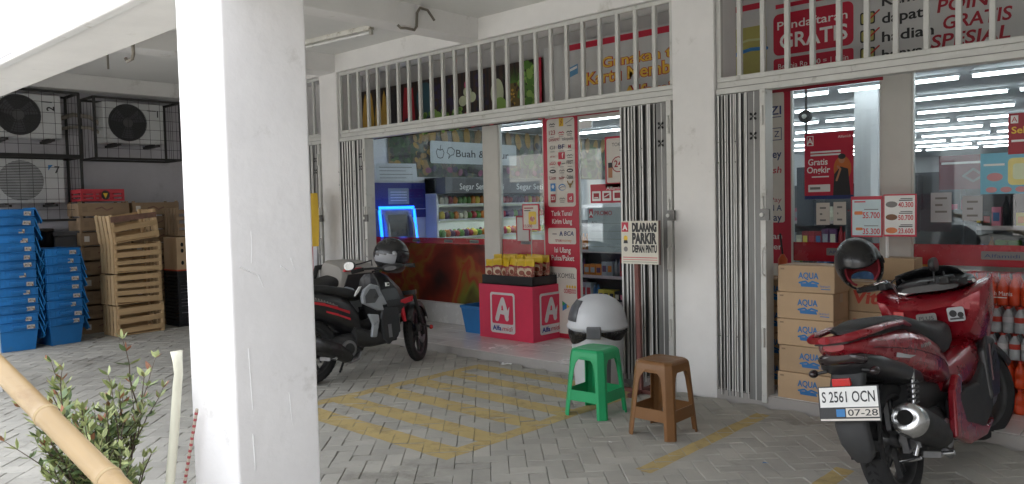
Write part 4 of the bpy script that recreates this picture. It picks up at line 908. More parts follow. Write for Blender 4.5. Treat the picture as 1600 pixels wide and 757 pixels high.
# right-hand stack, mostly behind the pillar
wood_crate((-10.36, 4.78, 1.19), 0, 'brown slatted wooden crate on top of the holed carton', seed=7, m=mat('mid crate wood', (.30, .20, .12), .85, var=.2, island=.25), mv=WOOD2)
CARD = mat('cardboard', (.47, .33, .20), .85, objvar=.10, var=.09, scale=3, bump=.08, bscale=90, dirt=('#7a5a3a', 3, .62, .85))
t = thing('holed_carton', (-10.36, 4.75, .74), 'cardboard carton with round holes, set on the black crates', 'carton'); b = MB(); b.box(-.2, .2, -.29, .29, 0, .44, CARD); b.obj('box', t, bevel=.004)
p = MB(frame((.2025, 0, 0), R(90))); [p.disc(-.22 + .11 * (i % 5), .1 + .12 * (i // 5) + .04 * (i % 2), .02, .028, 1, DARK, 0, 12) for i in range(15)]; p.rect(.02, .3, .1, .36, 1, WHITE); p.obj('hole_pattern', t)
BCR = mat('black crate plastic', (.02, .021, .024), .5, var=.2)
for i in range(4):
    t = thing('black_crate', (-10.36, 4.75, i * .185), olabel('black slatted plastic crate, %s of the stack under the holed carton', i, 4), 'crate', 'black plastic crates'); b = MB(); b.box(-.2, .2, -.29, .29, 0, .01, BCR)
    for z in (.0, .045, .09, .135):
        for sx in (-1, 1): b.cbox((sx * .2, 0, z + .018), (.012, .58, .034), BCR)
        for sy in (-1, 1): b.cbox((0, sy * .29, z + .018), (.4, .012, .034), BCR)
    for sx in (-1, 1):
        for sy in (-1, -.33, .33, 1): b.cbox((sx * .2, sy * .285, .09), (.018, .02, .18), BCR)
    b.obj('body', t)
    if i == 3: b = MB(); b.box(-.21, .21, -.3, .3, .18, .197, mat('orange rim', '#b5492c', .5)); b.obj('orange_rim', t)
# dark tub and grey box between the stacks
t = thing('black_tub', (-10.82, 3.0, .0), 'round black tub behind the blue crates', 'tub'); b = MB(); b.lathe([(.001, 0), (.17, 0), (.2, 1.30), (.215, 1.30), (.215, 1.34), (.19, 1.34), (.17, .03), (.001, .03)], BLACK, 28); b.obj('body', t)
t = thing('grey_bin', (-10.85, 3.32, 0), 'dull grey box bin between the black tub and the flat crates', 'bin'); b = MB(); GB2 = mat('dull grey plastic', (.12, .12, .125), .6); b.box(-.15, .15, -.13, .13, 0, 1.24, GB2); b.obj('body', t, bevel=.015); b = MB(); b.box(-.17, .17, -.15, .15, 1.242, 1.30, GB2); b.obj('lid', t, bevel=.012)
MB().tube([(-9.96, 4.50, .012), (-9.95, 4.54, .05), (-9.96, 4.56, .02), (-9.93, 4.6, .012)], [.004, .014, .012, .004], mat('banana peel', '#b59a3d', .6), 6).obj('banana_peel', label='yellow scrap of peel on the ground by the black crates', cat='litter')

# ---------------------------------------------------------------- water cartons
AQB = mat('carton blue', '#2b6ea8', .6); VIR = mat('carton red', '#b8402f', .6); CBR = mat('carton brown ink', (.25, .17, .10), .7); TAPE = mat('packing tape', (.40, .29, .17), .35)
def carton(kind, loc, label, w, d, h, rz=0, group=None):
    loc = (loc[0] + rc.uniform(-.007, .007), loc[1] + rc.uniform(-.01, .006), loc[2]); t = thing('water_carton', loc, label, 'carton', group, rz + rc.uniform(-.012, .012)); b = MB(); b.box(-w / 2, w / 2, 0, d, 0, h - .003, CARD); bo = b.obj('box', t, bevel=.005)
    b = MB(); b.box(-w / 2 + .01, w / 2 - .01, d / 2 - .03, d / 2 + .03, h - .0025, h - .0015, TAPE); b.box(-w / 2 - .0015, -w / 2 - .0005, d / 2 - .03, d / 2 + .03, h - .07, h - .01, TAPE); b.box(w / 2 + .0005, w / 2 + .0015, d / 2 - .03, d / 2 + .03, h - .07, h - .01, TAPE); b.obj('tape', t)
    p = MB(Matrix.Translation((0, -.0005, 0)))
    if kind == 'aqua':
        p.text('AQUA', .02, h * .52, h * .22, 1, AQB, al='c', w=w * .36, bold=.03)
        p.stroke([(-w * .16 + .02, h * .36), (-w * .05 + .02, h * .42), (.02, h * .34), (w * .07 + .02, h * .42), (w * .17 + .02, h * .36)], h * .07, 1, AQB); p.poly([(-w * .14 + .02, h * .34), (.02, h * .36), (w * .15 + .02, h * .34), (.09, h * .22), (-.03, h * .22)], 2, AQB)
        p.text('lestari', w * .34, h * .22, h * .09, 1, AQB, al='c', w=w * .17); p.rect(w * .27, h * .14, w * .43, h * .17, 1, AQB); p.rect(-w * .45, h * .82, -w * .38, h * .88, 1, CBR)
    else:
        p.text('Vit', 0, h * .30, h * .42, 1, VIR, al='c', w=w * .42, bold=.035, shear=.12); p.stroke([(w * .17, h * .35), (w * .2, h * .3), (w * .25, h * .36)], h * .05, 1, VIR); p.rect(w * .3, h * .1, w * .45, h * .16, 1, CBR)
    p.obj('print', bo)
    return t
gA = 'stacked water cartons in front of the right window'
for i in range(5): carton('aqua', (-2.235 + rc.uniform(-.004, .004), 5.40, .07 + i * .192), olabel('brown carton with blue print, %s of the front stack of five', i, 5), .40, .29, .192, rc.uniform(-.01, .01), gA)
for i in range(4): carton('aqua', (-2.66, 5.72, .07 + i * .205), olabel('brown carton, %s of the stack squeezed behind the folded gate', i, 4), .40, .29, .205, 0, gA)
for i in range(4): carton('vit', (-1.945 + rc.uniform(-.004, .004), 5.74, .07 + i * .205), olabel('brown carton with red print, %s of the stack behind the red scooter', i, 4), .41, .30, .205, 0, gA)
for i in range(4): carton('vit', (-1.50, 5.80, .07 + i * .205), olabel('brown carton, %s of the stack hidden behind the red scooter windscreen', i, 4), .41, .30, .205, 0, gA)
t = thing('small_carton', (-1.80, 5.98, .893), 'small plain cardboard box on top of the red-printed cartons', 'carton'); b = MB(); b.box(-.11, .11, 0, .2, 0, .16, CARD); b.obj('box', t, bevel=.004); b = MB(); b.box(-.108, .108, .08, .12, .1605, .1615, TAPE); b.obj('tape', t)
t = thing('orange_bottle', (-2.53, 5.60, .07), 'thin orange-capped stick bottle between the gate and the cartons', 'bottle'); t.location = (-2.60, 5.86, .892); b = MB(); b.lathe([(.001, 0), (.035, 0), (.035, .14), (.012, .18), (.001, .18)], mat('orange plastic', '#c4541f', .4), 16); b.obj('body', t); b = MB(); b.cyl((0, 0, .18), (-.02, 0, .34), .008, BLACK, 8); b.obj('nozzle', t)
# drink packs (shrink-wrapped)
SHR = glass('shrink wrap', (.93, .93, .93), .9, .12); ORB = mat('orange drink', '#d2481f', .3, var=.12); CLB = mat('clear bottle water', (.42, .45, .47), .12, var=.2, scale=20); CAPR = mat('bottle cap', '#c23a2a', .4)
def pack(loc, nx, ny, r, h, m, label, logo=False, cap=CAPR):
    t = thing('drink_pack', loc, label, 'drink pack', 'shrink-wrapped drink packs by the right window')
    for i in range(nx):
        for j in range(ny):
            b = MB(); c = (i * 2 * r + r, j * 2 * r + r, 0); b.lathe([(.001, .001), (r * .9, .001), (r * .97, .012), (r * .97, h * .30), (r * .88, h * .34), (r * .97, h * .38), (r * .97, h * .62), (r * .5, h * .82), (r * .36, h * .86), (r * .36, h * .9)], m, 14, c); bo = b.obj('bottle', t)
            b = MB(); b.lathe([(r * .42, h * .9), (r * .42, h), (.001, h)], cap, 12, c); b.obj('cap', bo)
            if m is CLB: b = MB(); b.lathe([(r * .975, h * .4), (r * .98, h * .6)], CAPR if (i + j) % 2 else mat('bottle label', (.6, .6, .62), .4), 14, c, caps=False); b.obj('label_band', bo)
    W, D = nx * 2 * r, ny * 2 * r
    if logo:
        p = panel((0, -.004, 0)); p.poly([(.0, h * .35), (.0, h * .95), (.07, h * .8), (.10, h * .4)], 1, BLUEI); p.disc(.06, h * .42, .055, .04, 2, NAVY); p.text('Oasis', .06, h * .38, .028, 3, WHITE, al='c', w=.07) if False else p.text('Dan', .06, h * .36, .035, 3, WHITE, al='c', w=.06, bold=.02); p.text('Teh Manis', .15, h * .32, .028, 2, WHITE, w=.14); p.rect(.15, h * .24, .26, h * .27, 2, WHITE); p.obj('wrap_print', t)
    b = MB(); b.rings([[(-.004, -.003, z), (W + .004, -.003, z), (W + .004, D + .003, z), (-.004, D + .003, z)] for z in (.0, h * .6)] + [[(.01, .01, h * 1.005), (W - .01, .01, h * 1.005), (W - .01, D - .01, h * 1.005), (.01, D - .01, h * 1.005)]], SHR, True, False); b.obj('shrink_wrap', t)
gx = -1.36
pack((gx + .0, 5.86, .775), 6, 3, .033, .205, ORB, 'orange drink pack with a blue label on top of the drink stack', True)
pack((gx + .10, 5.84, .60), 6, 3, .033, .172, CLB, 'upper clear bottle pack under the orange pack'); pack((gx + .07, 5.85, .425), 6, 3, .033, .172, CLB, 'second clear bottle pack, below the upper clear pack')
pack((gx + .10, 5.86, .24), 6, 3, .033, .18, ORB, 'orange drink pack below the clear bottles'); pack((gx + .10, 5.86, .071), 6, 3, .033, .165, ORB, 'orange drink pack at the foot of the drink stack')
for k in range(4): pack((gx - .0, 6.08, .073 + k * .173), 5, 3, .033, .17, ORB, ('bottom', 'second', 'third', 'upper')[k] + ' orange pack of the rear stack behind the clear bottles')
t = thing('blue_drum', (-.86, 5.9, .07), 'dark blue crate stack at the right edge beside the drink packs', 'crate'); b = MB(); b.box(0, .4, 0, .3, 0, .5, NAVY); [b.box(-.006, .406, -.006, .306, z, z + .03, NAVY) for z in (0, .15, .31, .47)]; b.obj('body', t, bevel=.006)
# price boards on stands
t = thing('price_board', (-1.90, 5.98, .07), 'twin red-framed price board on a white pole behind the red scooter', 'price board')
b = MB(); b.cyl((.02, .03, .014), (.02, .03, 1.15), .011, WHITE, 10); b.lathe([(.001, 0), (.09, 0), (.085, .012), (.001, .014)], WHITE, 24, (.02, .03, 0)); b.obj('pole', t)
b = MB(); b.box(-.225, -.003, 0, .008, 1.135, 1.435, RED); b.box(.003, .225, 0, .008, 1.14, 1.445, RED); b.obj('card_holder', t)
p = panel((0, -.0006, 0)); PB = mat('pale blue card', (.55, .68, .72), .4); PR_ = mat('price red', '#c9434f', .5)
p.rect(-.215, 1.148, -.012, 1.41, 1, PB); p.rect(.012, 1.155, .215, 1.435, 1, WHITE)
p.text('55.700', -.02, 1.275, .042, 2, PR_, w=.12, al='r', bold=.02); p.text('35.300', -.02, 1.158, .04, 2, PR_, w=.12, al='r', bold=.02); p.rrect(-.2, 1.30, -.14, 1.325, .008, 2, mat('price orange', '#d77a45', .5)); p.rrect(-.19, 1.185, -.14, 1.205, .008, 2, mat('price orange', '#d77a45', .5)); p.rect(-.2, 1.39, -.12, 1.40, 2, PR_)
for i, (s_, v) in enumerate((('40.300', 1.352), ('50.700', 1.26), ('23.600', 1.165))): p.text(s_, .205, v, .035, 2, PR_, al='r', w=.1, bold=.02); p.disc(.06, v + .02, .04, .022, 2, (GREYI, mat('snack brown', '#7a5235', .5), mat('price orange', '#d77a45', .5))[i]); p.rect(.11, v + .045, .2, v + .052, 2, INK); p.rect(.12, v + .058, .2, v + .063, 2, INK)
for i in range(2): p.rect(-.13, 1.335 - i * .12, -.03, 1.341 - i * .12, 2, GREYI)
p.obj('price_card', t)

# ---------------------------------------------------------------- promotion stand with snacks
CLOTH = mat('red stand cloth', '#dc3a5a', .55, var=.10, scale=2.5, bump=.5, bscale=5)
t = thing('promotion_stand', (-6.1, 5.985, .07), 'red cloth-covered promotion stand with a white logo square, topped by a black tray', 'stand')
WW, DD, HH = .78, .56, .58
b = MB()
nx = 14
def face(fn, n):
    vs = []; fs = []
    for i in range(n + 1):
        for j in range(7): vs.append(fn(i / n, j / 6))
    for i in range(n):
        for j in range(6): a = i * 7 + j; fs.append((a, a + 7, a + 8, a + 1))
    b.add(vs, fs, CLOTH, True)
def wv(u, v): return .004 * math.sin(9 * u + 5 * v) * (1 - v * .4) * (4 * u * (1 - u)) ** .5
face(lambda u, v: (u * WW, -wv(u, v), v * HH), 16); face(lambda u, v: (WW + wv(u, v) * .7, u * DD, v * HH), 12); face(lambda u, v: (WW - u * WW, DD, v * HH), 6); face(lambda u, v: (0, DD - u * DD, v * HH), 6)
b.add([(0, 0, HH), (WW, 0, HH), (WW, DD, HH), (0, DD, HH)], [(0, 1, 2, 3)], CLOTH); b.obj('cloth_cover', t)
LG = mat('logo white', (.70, .66, .66), .55, var=.05)
for M_, off, label in ((frame((0, -.007, 0)), .36, None), (frame((WW + .005, 0, 0), R(90)), .29, None)):
    p = MB(M_); c = off
    p.rrect(c - .185, .065, c + .175, .50, .03, 0, LG); p.rrect(c - .16, .165, c + .15, .475, .02, 1, CLOTH)
    p.stroke([(c - .085, .215), (c - .045, .33), (c + .0, .425), (c + .035, .33), (c + .06, .225)], .055, 2, LG); p.stroke([(c - .06, .295), (c + .03, .285)], .045, 2, LG); p.poly([(c + .03, .25), (c + .1, .36), (c + .09, .27), (c + .075, .215)], 2, LG); p.disc(c - .005, .34, .012, .025, 3, CLOTH)
    p.text('Alfa', c - .155, .093, .05, 1, mat('logo blue', '#2a2f86', .5), w=.13, bold=.03); p.text('midi', c - .015, .093, .05, 1, mat('logo red', '#c22a3f', .5), w=.16, bold=.005, shear=.25)
    p.obj('logo', t)
b = MB(); b.box(.03, WW - .02, .02, DD - .02, HH + .001, HH + .014, BLACK)
for x0, x1, y0, y1 in ((.03, WW - .02, .02, .034), (.03, WW - .02, DD - .034, DD - .02), (.03, .044, .034, DD - .034), (WW - .034, WW - .02, .034, DD - .034)): b.box(x0, x1, y0, y1, HH + .001, HH + .10, BLACK)
b.obj('tray', t, bevel=.004)
SY = mat('pouch yellow', '#d8b41e', .35, var=.1); SP = mat('pouch print', '#a5574a', .35, var=.35, scale=25, dirt=('#d9b9a0', 30, .5, .62)); SC = mat('pouch cream', '#d9c5a8', .35)
def pouch(loc, rz, label):
    t = thing('snack_pouch', loc, label, 'snack pouch', 'yellow-topped snack pouches in the black tray', rz)
    w, h = .125, .21
    def ring(z, hw, d): return [(hw * math.cos(a) if abs(math.cos(a)) < .98 else hw * math.copysign(1, math.cos(a)), d * math.sin(a), z) for a in [2 * PI * i / 12 for i in range(12)]]
    b = MB(); b.rings([ring(0, w * .46, .030), ring(.03, w * .5, .033), ring(h * .5, w * .5, .030), ring(h * .64, w * .5, .024)], SP); b.obj('body', t)
    b = MB(); b.rings([ring(h * .64, w * .5, .024), ring(h * .86, w * .5, .010), ring(h * .9, w * .5, .004), ring(h, w * .49, .003)], SY); b.obj('top_seal', t)
    p = MB(frame((0, -.031, 0))); p.disc(.0, h * .36, w * .36, h * .20, 1, SC); p.disc(.008, h * .32, w * .26, h * .12, 2, mat('pouch meat', '#8f4a38', .4)); p.text('miGoreng', 0, h * .58, .018, 2, DRED, al='c', w=w * .7) if False else p.stroke([(-w * .3, h * .6), (0, h * .64), (w * .3, h * .6)], .016, 2, DRED); p.obj('front_print', t)
    return t
pr0 = None; names = ('front', 'second', 'third', 'back'); cols = ('far left', 'second', 'third', 'fourth', 'fifth', 'sixth', 'far right')
for j in range(4):
    for i in range(6):
        loc = (-6.1 + .105 + i * .113 + rc.uniform(-.006, .006), 5.985 + .085 + j * .125, .07 + HH + .055 + .03 * (j > 0)); lb = 'yellow-topped snack pouch, %s in the %s row of the tray' % (('first from the left', 'second from the left', 'third from the left', 'third from the right', 'second from the right', 'first from the right')[i], names[j])
        if pr0 is None: pr0 = pouch(loc, rc.uniform(-.2, .2), lb)
        else:
            c_ = copy_tree(pr0, (loc[0], loc[1], loc[2] + rc.uniform(0, .022)), rc.uniform(-.3, .35), lb); c_.rotation_euler.y = rc.uniform(-.11, .11); c_.rotation_euler.x = rc.uniform(-.10, .05)
t = thing('price_card_holder', (-5.62, 6.26, .07 + HH + .016), 'price card on a thin pole standing among the snack pouches', 'price card'); b = MB(); b.cyl((.06, 0, 0), (.06, 0, .58), .006, STEELW, 8); b.obj('pole', t)
b = MB(); b.box(-.06, .18, -.004, .004, .56, .84, RED); b.obj('card_frame', t); p = panel((0, -.0046, 0)); p.rect(-.045, .575, .165, .825, 1, CREAM); p.rect(-.03, .79, .1, .803, 2, DRED); p.rect(-.03, .765, .06, .775, 2, INK); p.rrect(.03, .62, .14, .76, .02, 2, SY); p.disc(.085, .68, .035, .03, 3, SP); p.text('13.500', -.04, .59, .03, 2, DRED, w=.12, bold=.02); p.obj('price_card', t)
# small blue bin beside it
t = thing('blue_basket', (-6.28, 6.20, .07), 'small blue plastic tub beside the red stand', 'tub'); b = MB()
def sq(sx, sy, z): return [(-sx, -sy, z), (sx, -sy, z), (sx, sy, z), (-sx, sy, z)]
b.rings([sq(.15, .12, 0), sq(.19, .15, .28), sq(.20, .16, .28), sq(.20, .16, .31), sq(.185, .145, .31), sq(.14, .11, .02)], BLU, True, False); b.obj('body', t, bevel=.006)

# ---------------------------------------------------------------- litter bin with dome lid
BG_ = mat('bin grey', (.60, .62, .65), .38, var=.04, scale=3); BD_ = mat('bin dark grey', (.11, .115, .125), .4)
t = thing('litter_bin', (-3.80, 5.06, 0), 'grey dome-lidded litter bin with a black bag, behind the green stool', 'litter bin'); t.scale = (.80, .80, 1)
b = MB(); b.lathe([(.001, .0), (.225, .0), (.235, .02), (.27, .47), (.283, .49), (.283, .50)], BG_, 40); b.obj('body', t)
b = MB(); rb = random.Random(6); rs = []
for kz, r_ in ((0, .272), (.4, .288), (.75, .303), (1, .296)):
    rs.append([(math.cos(2 * PI * j / 48) * (r_ + rb.uniform(-.007, .007)), math.sin(2 * PI * j / 48) * (r_ + rb.uniform(-.007, .007)), (.49 - (1 - kz) * (.03 + .085 * max(0, math.cos((2 * PI * j / 48 - R(238)) * 1.6)) * (1 if abs((2 * PI * j / 48 - R(238) + PI) % (2 * PI) - PI) < 1 else 0) + .05 * max(0, math.cos((2 * PI * j / 48 - R(358)) * 2)) * (1 if abs((2 * PI * j / 48 - R(358) + PI) % (2 * PI) - PI) < .78 else 0)))) for j in range(48)])
b.rings(rs, mat('black bag', (.014, .014, .015), .3, bump=.4, bscale=30), False); b.obj('bag', t)
b = MB(); b.lathe([(.285, .495), (.308, .50), (.312, .52), (.298, .532), (.293, .56), (.280, .61), (.25, .67), (.195, .72), (.11, .757), (.001, .768)], BG_, 48); lid_ = b.obj('lid', t)
b = MB(); vs, fs = [], []                                  # swing flap: darker patch lying on the dome
pf = [(.293, .56), (.280, .61), (.25, .67), (.197, .722)]
a0 = R(203)
for i in range(9):
    for r_, z in pf: a = a0 + R(58) * i / 8; vs.append(((r_ + .006) * math.cos(a), (r_ + .006) * math.sin(a), z + .004))
for i in range(8):
    for j in range(3): k = i * 4 + j; fs.append((k, k + 4, k + 5, k + 1))
b.add(vs, fs, BD_, True); o = b.obj('swing_flap', lid_); md = o.modifiers.new('s', 'SOLIDIFY'); md.thickness = .008
b = MB(frame((0, 0, 0), R(-60))); b.box(.28, .33, -.07, .07, .44, .535, BD_); b.obj('latch', t, bevel=.008, seg=3)
b = MB(); vs, fs = [], []
for i in range(7):
    for j in range(4): a = R(-62 + 38 * i / 6); z = .06 + .30 * j / 3; r_ = .2385 + (z - .02) * .078 + .004; vs.append((r_ * math.cos(a), r_ * math.sin(a), z))
for i in range(6):
    for j in range(3): k = i * 4 + j; fs.append((k, k + 4, k + 5, k + 1))
b.add(vs, fs, BD_, True); o = b.obj('front_panel', t)

# ---------------------------------------------------------------- no parking sign on a pole
t = thing('no_parking_sign', (-3.40, 5.10, 0), 'cream no parking sign on a red-brown pole before the folded gate', 'sign', rz=R(4))
b = MB(); PO = mat('rusty red pole', (.16, .055, .045), .6, var=.25, scale=8); b.bar((-.03, .02, .02), (-.05, .02, 1.33), .035, .035, PO, up=(0, 1, 0)); b.obj('pole', t)
b = MB(); b.bar((-.22, .02, .015), (.18, .02, .015), .03, .03, PO); b.bar((-.03, -.16, .015), (-.03, .22, .015), .03, .03, PO); b.obj('foot', t)
b = MB(); b.box(-.165, .165, -.012, 0, 1.02, 1.355, mat('sign cream', (.66, .63, .54), .5, var=.05)); b.box(.160, .172, -.013, .004, 1.018, 1.357, mat('sign edge', (.11, .06, .05), .6)); so = b.obj('board', t)
p = panel((0, -.0122, 0)); p.text('DILARANG', .04, 1.275, .060, 1, INK, al='c', w=.215, bold=.075); p.text('PARKIR', .04, 1.182, .076, 1, INK, al='c', w=.215, bold=.06); p.text('DEPAN PINTU', .04, 1.113, .052, 1, INK, al='c', w=.215, bold=.055)
p.rect(-.16, 1.27, -.10, 1.345, 1, RED); p.text('A', -.13, 1.285, .04, 2, WHITE, al='c', bold=.03); p.rect(-.15, 1.068, .15, 1.074, 1, PR_); p.rect(-.15, 1.052, .15, 1.056, 1, PR_); p.rect(-.15, 1.035, .15, 1.038, 1, GREYI)
p.disc(-.125, 1.22, .018, .022, 1, YELI); p.poly([(-.145, 1.18), (-.105, 1.18), (-.11, 1.205), (-.14, 1.205)], 1, INK); p.disc(-.125, 1.135, .018, .02, 1, GREYI); p.obj('lettering', so)

# ---------------------------------------------------------------- plastic stools
def stool(loc, rz, label, m, h=.465, wt=.125, wb=.175, g='plastic stools on the paving'):
    t = thing('plastic_stool', loc, label, 'stool', g, rz)
    def oct(s, c, z): return [(s, -s + c, z), (s, s - c, z), (s - c, s, z), (-s + c, s, z), (-s, s - c, z), (-s, -s + c, z), (-s + c, -s, z), (s - c, -s, z)]
    b = MB(); b.rings([oct(wt + .016, .035, h - .05), oct(wt + .012, .035, h - .02), oct(wt + .004, .034, h - .006), oct(wt - .012, .03, h), oct(wt - .05, .02, h - .003), oct(.02, .008, h - .003)], m, False, False)
    b.add(oct(.02, .008, h - .003), [tuple(range(8))], m); b.add(oct(wt + .008, .035, h - .05), [tuple(range(7, -1, -1))], m)
    b.obj('seat', t, bevel=.004, seg=2)
    f = lambda z: wt + .016 + (wb - wt - .016) * (1 - z / (h - .05))           # half width of the outside at height z
    ztop = h - .05
    for ax in range(4):                                                       # four legs with folded-over flanges and an arch shoulder
        A = Matrix.Rotation(ax * PI / 2, 4, 'Z'); b = MB(A); c = .035
        def cs(z, wl):
            s = f(z); return [(s, s - c - wl, z), (s, s - c, z), (s - c, s, z), (s - c - wl, s, z), (s - c - wl, s - .008, z), (s - c + .002, s - .009, z), (s - .009, s - c + .002, z), (s - .008, s - c - wl, z)]
        b.rings([cs(0, .022), cs(.12, .024), cs(.26, .026), cs(ztop - .09, .030), cs(ztop - .05, .038), cs(ztop - .02, .058), cs(ztop + .002, .085)], m, True, False); b.obj('leg', t, bevel=.003, seg=2)
    for ax in range(4):
        A = Matrix.Rotation(ax * PI / 2, 4, 'Z'); b = MB(A); s0, s1 = f(.11), f(.185); k = .05
        b.add([(s0 - .002, -s0 + k, .11), (s0 - .002, s0 - k, .11), (s1 - .002, s1 - k, .185), (s1 - .002, -s1 + k, .185), (s0 - .010, -s0 + k, .11), (s0 - .010, s0 - k, .11), (s1 - .010, s1 - k, .185), (s1 - .010, -s1 + k, .185)], [(0, 1, 2, 3), (7, 6, 5, 4), (0, 4, 5, 1), (3, 2, 6, 7), (0, 3, 7, 4), (1, 5, 6, 2)], m)
        b.obj('stretcher', t, bevel=.002, seg=1)
    for ax in range(4):                                                        # skirt under the seat
        A = Matrix.Rotation(ax * PI / 2, 4, 'Z'); b = MB(A); s0, s1 = f(ztop - .028), f(ztop)
        b.box(s1 - .010, s1 - .002, -.07, .07, ztop - .022, ztop + .004, m); b.obj('skirt', t)
    return t
stool((-3.36, 4.44, 0), R(4), 'green plastic stool in front of the litter bin', mat('green stool plastic', '#1a9c61', .38, var=.07, scale=5, dirt=('#3f9b74', 9, .62, .85)), h=.475)
stool((-2.735, 4.33, 0), R(0), 'brown plastic stool right of the green one', mat('brown stool plastic', '#7b5530', .35, var=.08, scale=5, dirt=('#9b7147', 9, .62, .85)), h=.485)
# litter on the ground
def scrap(loc, s, m, label, rz=0):
    q = random.Random(int(loc[0] * 100)); b = MB(frame(loc, rz)); n = 5; vs = [(s * (i / n - .5) * 2 + q.uniform(-.2, .2) * s, s * .6 * (j / 2 - .5) + q.uniform(-.1, .1) * s, .004 + q.uniform(0, .35) * s) for i in range(n + 1) for j in range(3)]
    fs = [(i * 3 + j, i * 3 + j + 3, i * 3 + j + 4, i * 3 + j + 1) for i in range(n) for j in range(2)]; b.add(vs, fs, m); b.obj('paper_scrap', label=label, cat='litter')
scrap((-5.02, 5.25, 0.002), .05, WHITE, 'crumpled white paper scrap by the step edge', .3); scrap((-2.86, 3.92, 0.002), .014, WHITE, 'tiny white scrap in front of the brown stool', .1); scrap((-1.95, 4.15, 0.002), .016, BLUEI, 'tiny blue scrap on the dark paving near the red scooter', .4)
# ---------------------------------------------------------------- scooters (local: x forward, y left, z up, origin under the rear wheel)
RUB = mat('tyre rubber', (.02, .02, .021), .8, var=.2, scale=20, bump=.2, bscale=90)
MAR = mat('maroon scooter paint', '#8e0c1e', .28, .25, var=.05, coat=.8)
SATB = mat('satin black panel', (.022, .022, .024), .38, var=.15, coat=.2)
MATB = mat('rough black plastic', (.03, .03, .031), .65, var=.15, bump=.15, bscale=150)
SEATM = mat('seat vinyl', (.022, .022, .023), .55, var=.15, bump=.2, bscale=200)
CHR = mat('bright metal', (.62, .62, .62), .22, .95, var=.05); ALM = mat('cast metal', (.30, .30, .31), .45, .85, var=.15, scale=12)
ENG = mat('engine dark metal', (.07, .07, .072), .5, .6, var=.3, scale=14); LENS = mat('red lens', '#c01a1a', .2, coat=.5); SMOK = mat('smoked lens', (.02, .012, .013), .1, coat=.6)
GRYP = mat('grey scooter panel', '#a3a8ae', .3, .15, var=.05, coat=.4); REDS = mat('red stripe', '#c22a35', .35, var=.05)
CLR = mat('clear lens', (.45, .46, .47), .15, coat=.5)
def wheel(parent, name, x, r, w, rimm, F=None, disc=True):
    M = (F or Matrix()) @ Matrix.Translation((x, 0, r)); b = MB(M)
    pf = [(r - .075, -w * .34), (r - .045, -w * .5), (r - .018, -w * .44), (r - .003, -w * .2), (r, 0), (r - .003, w * .2), (r - .018, w * .44), (r - .045, w * .5), (r - .075, w * .34)]
    b.lathe(pf, RUB, 44, axis='y', caps=False)
    for i in range(44):                      # tread grooves
        a = 2 * PI * i / 44
        for s_ in (-1, 1): b.add([((r + .0006) * math.cos(a + d) , yy * s_, (r + .0006) * math.sin(a + d)) for d, yy in ((0, .006), (.05, .006), (.10, w * .2), (.05, w * .2))], [(0, 1, 2, 3)], DARK)
    t = b.obj(name, parent)
    b = MB(M); b.lathe([(r - .070, -w * .36), (r - .085, -w * .36), (r - .095, -w * .2), (r - .095, w * .2), (r - .085, w * .36), (r - .070, w * .36)], rimm, 44, axis='y', caps=False); b.lathe([(.001, -.045), (.04, -.045), (.045, 0), (.04, .045), (.001, .045)], rimm, 20, axis='y')
    for k in range(5):
        a = k * 2 * PI / 5
        for d in (-.13, .13): b.bar((.035 * math.cos(a), 0, .035 * math.sin(a)), ((r - .092) * math.cos(a + d), 0, (r - .092) * math.sin(a + d)), .018, .024, rimm, up=(0, 1, 0))
    b.obj('rim', t)
    if disc:
        b = MB(M); b.lathe([(.055, -.062), (.11, -.062), (.11, -.058), (.055, -.058), (.055, -.062)], ALM, 30, axis='y', caps=False); b.obj('brake_disc', t)
        b = MB(M); b.cbox((-.09, -.065, .05), (.06, .045, .08), ENG); b.obj('brake_caliper', t, bevel=.01)
    return t
def mirror(parent, base, tip, yaw, m=BLACK, glassm=None):
    b = MB(); b.tube([base, (base[0], base[1] * .98 + tip[1] * .02, base[2] + .05), ((base[0] + tip[0]) / 2, (base[1] + tip[1]) / 2, (base[2] + tip[2]) / 2 + .02), tip], .0065, m, 8); o = b.obj('mirror', parent)
    h = MB(frame(tip, yaw)); h.loft([(.03, 0, 0, .02, .012), (.02, 0, 0, .055, .034, 2.4), (0, 0, 0, .068, .043, 2.4), (-.012, 0, 0, .066, .041, 2.4)], m, 22); h.obj('mirror_shell', o)
    h = MB(frame(tip, yaw)); h.loft([(-.0125, 0, 0, .061, .037, 2.4), (-.0135, 0, 0, .061, .037, 2.4)], glassm or mat('mirror glass', (.75, .76, .78), .05, 1.0, var=0), 22); h.obj('mirror_glass', o)
    return o
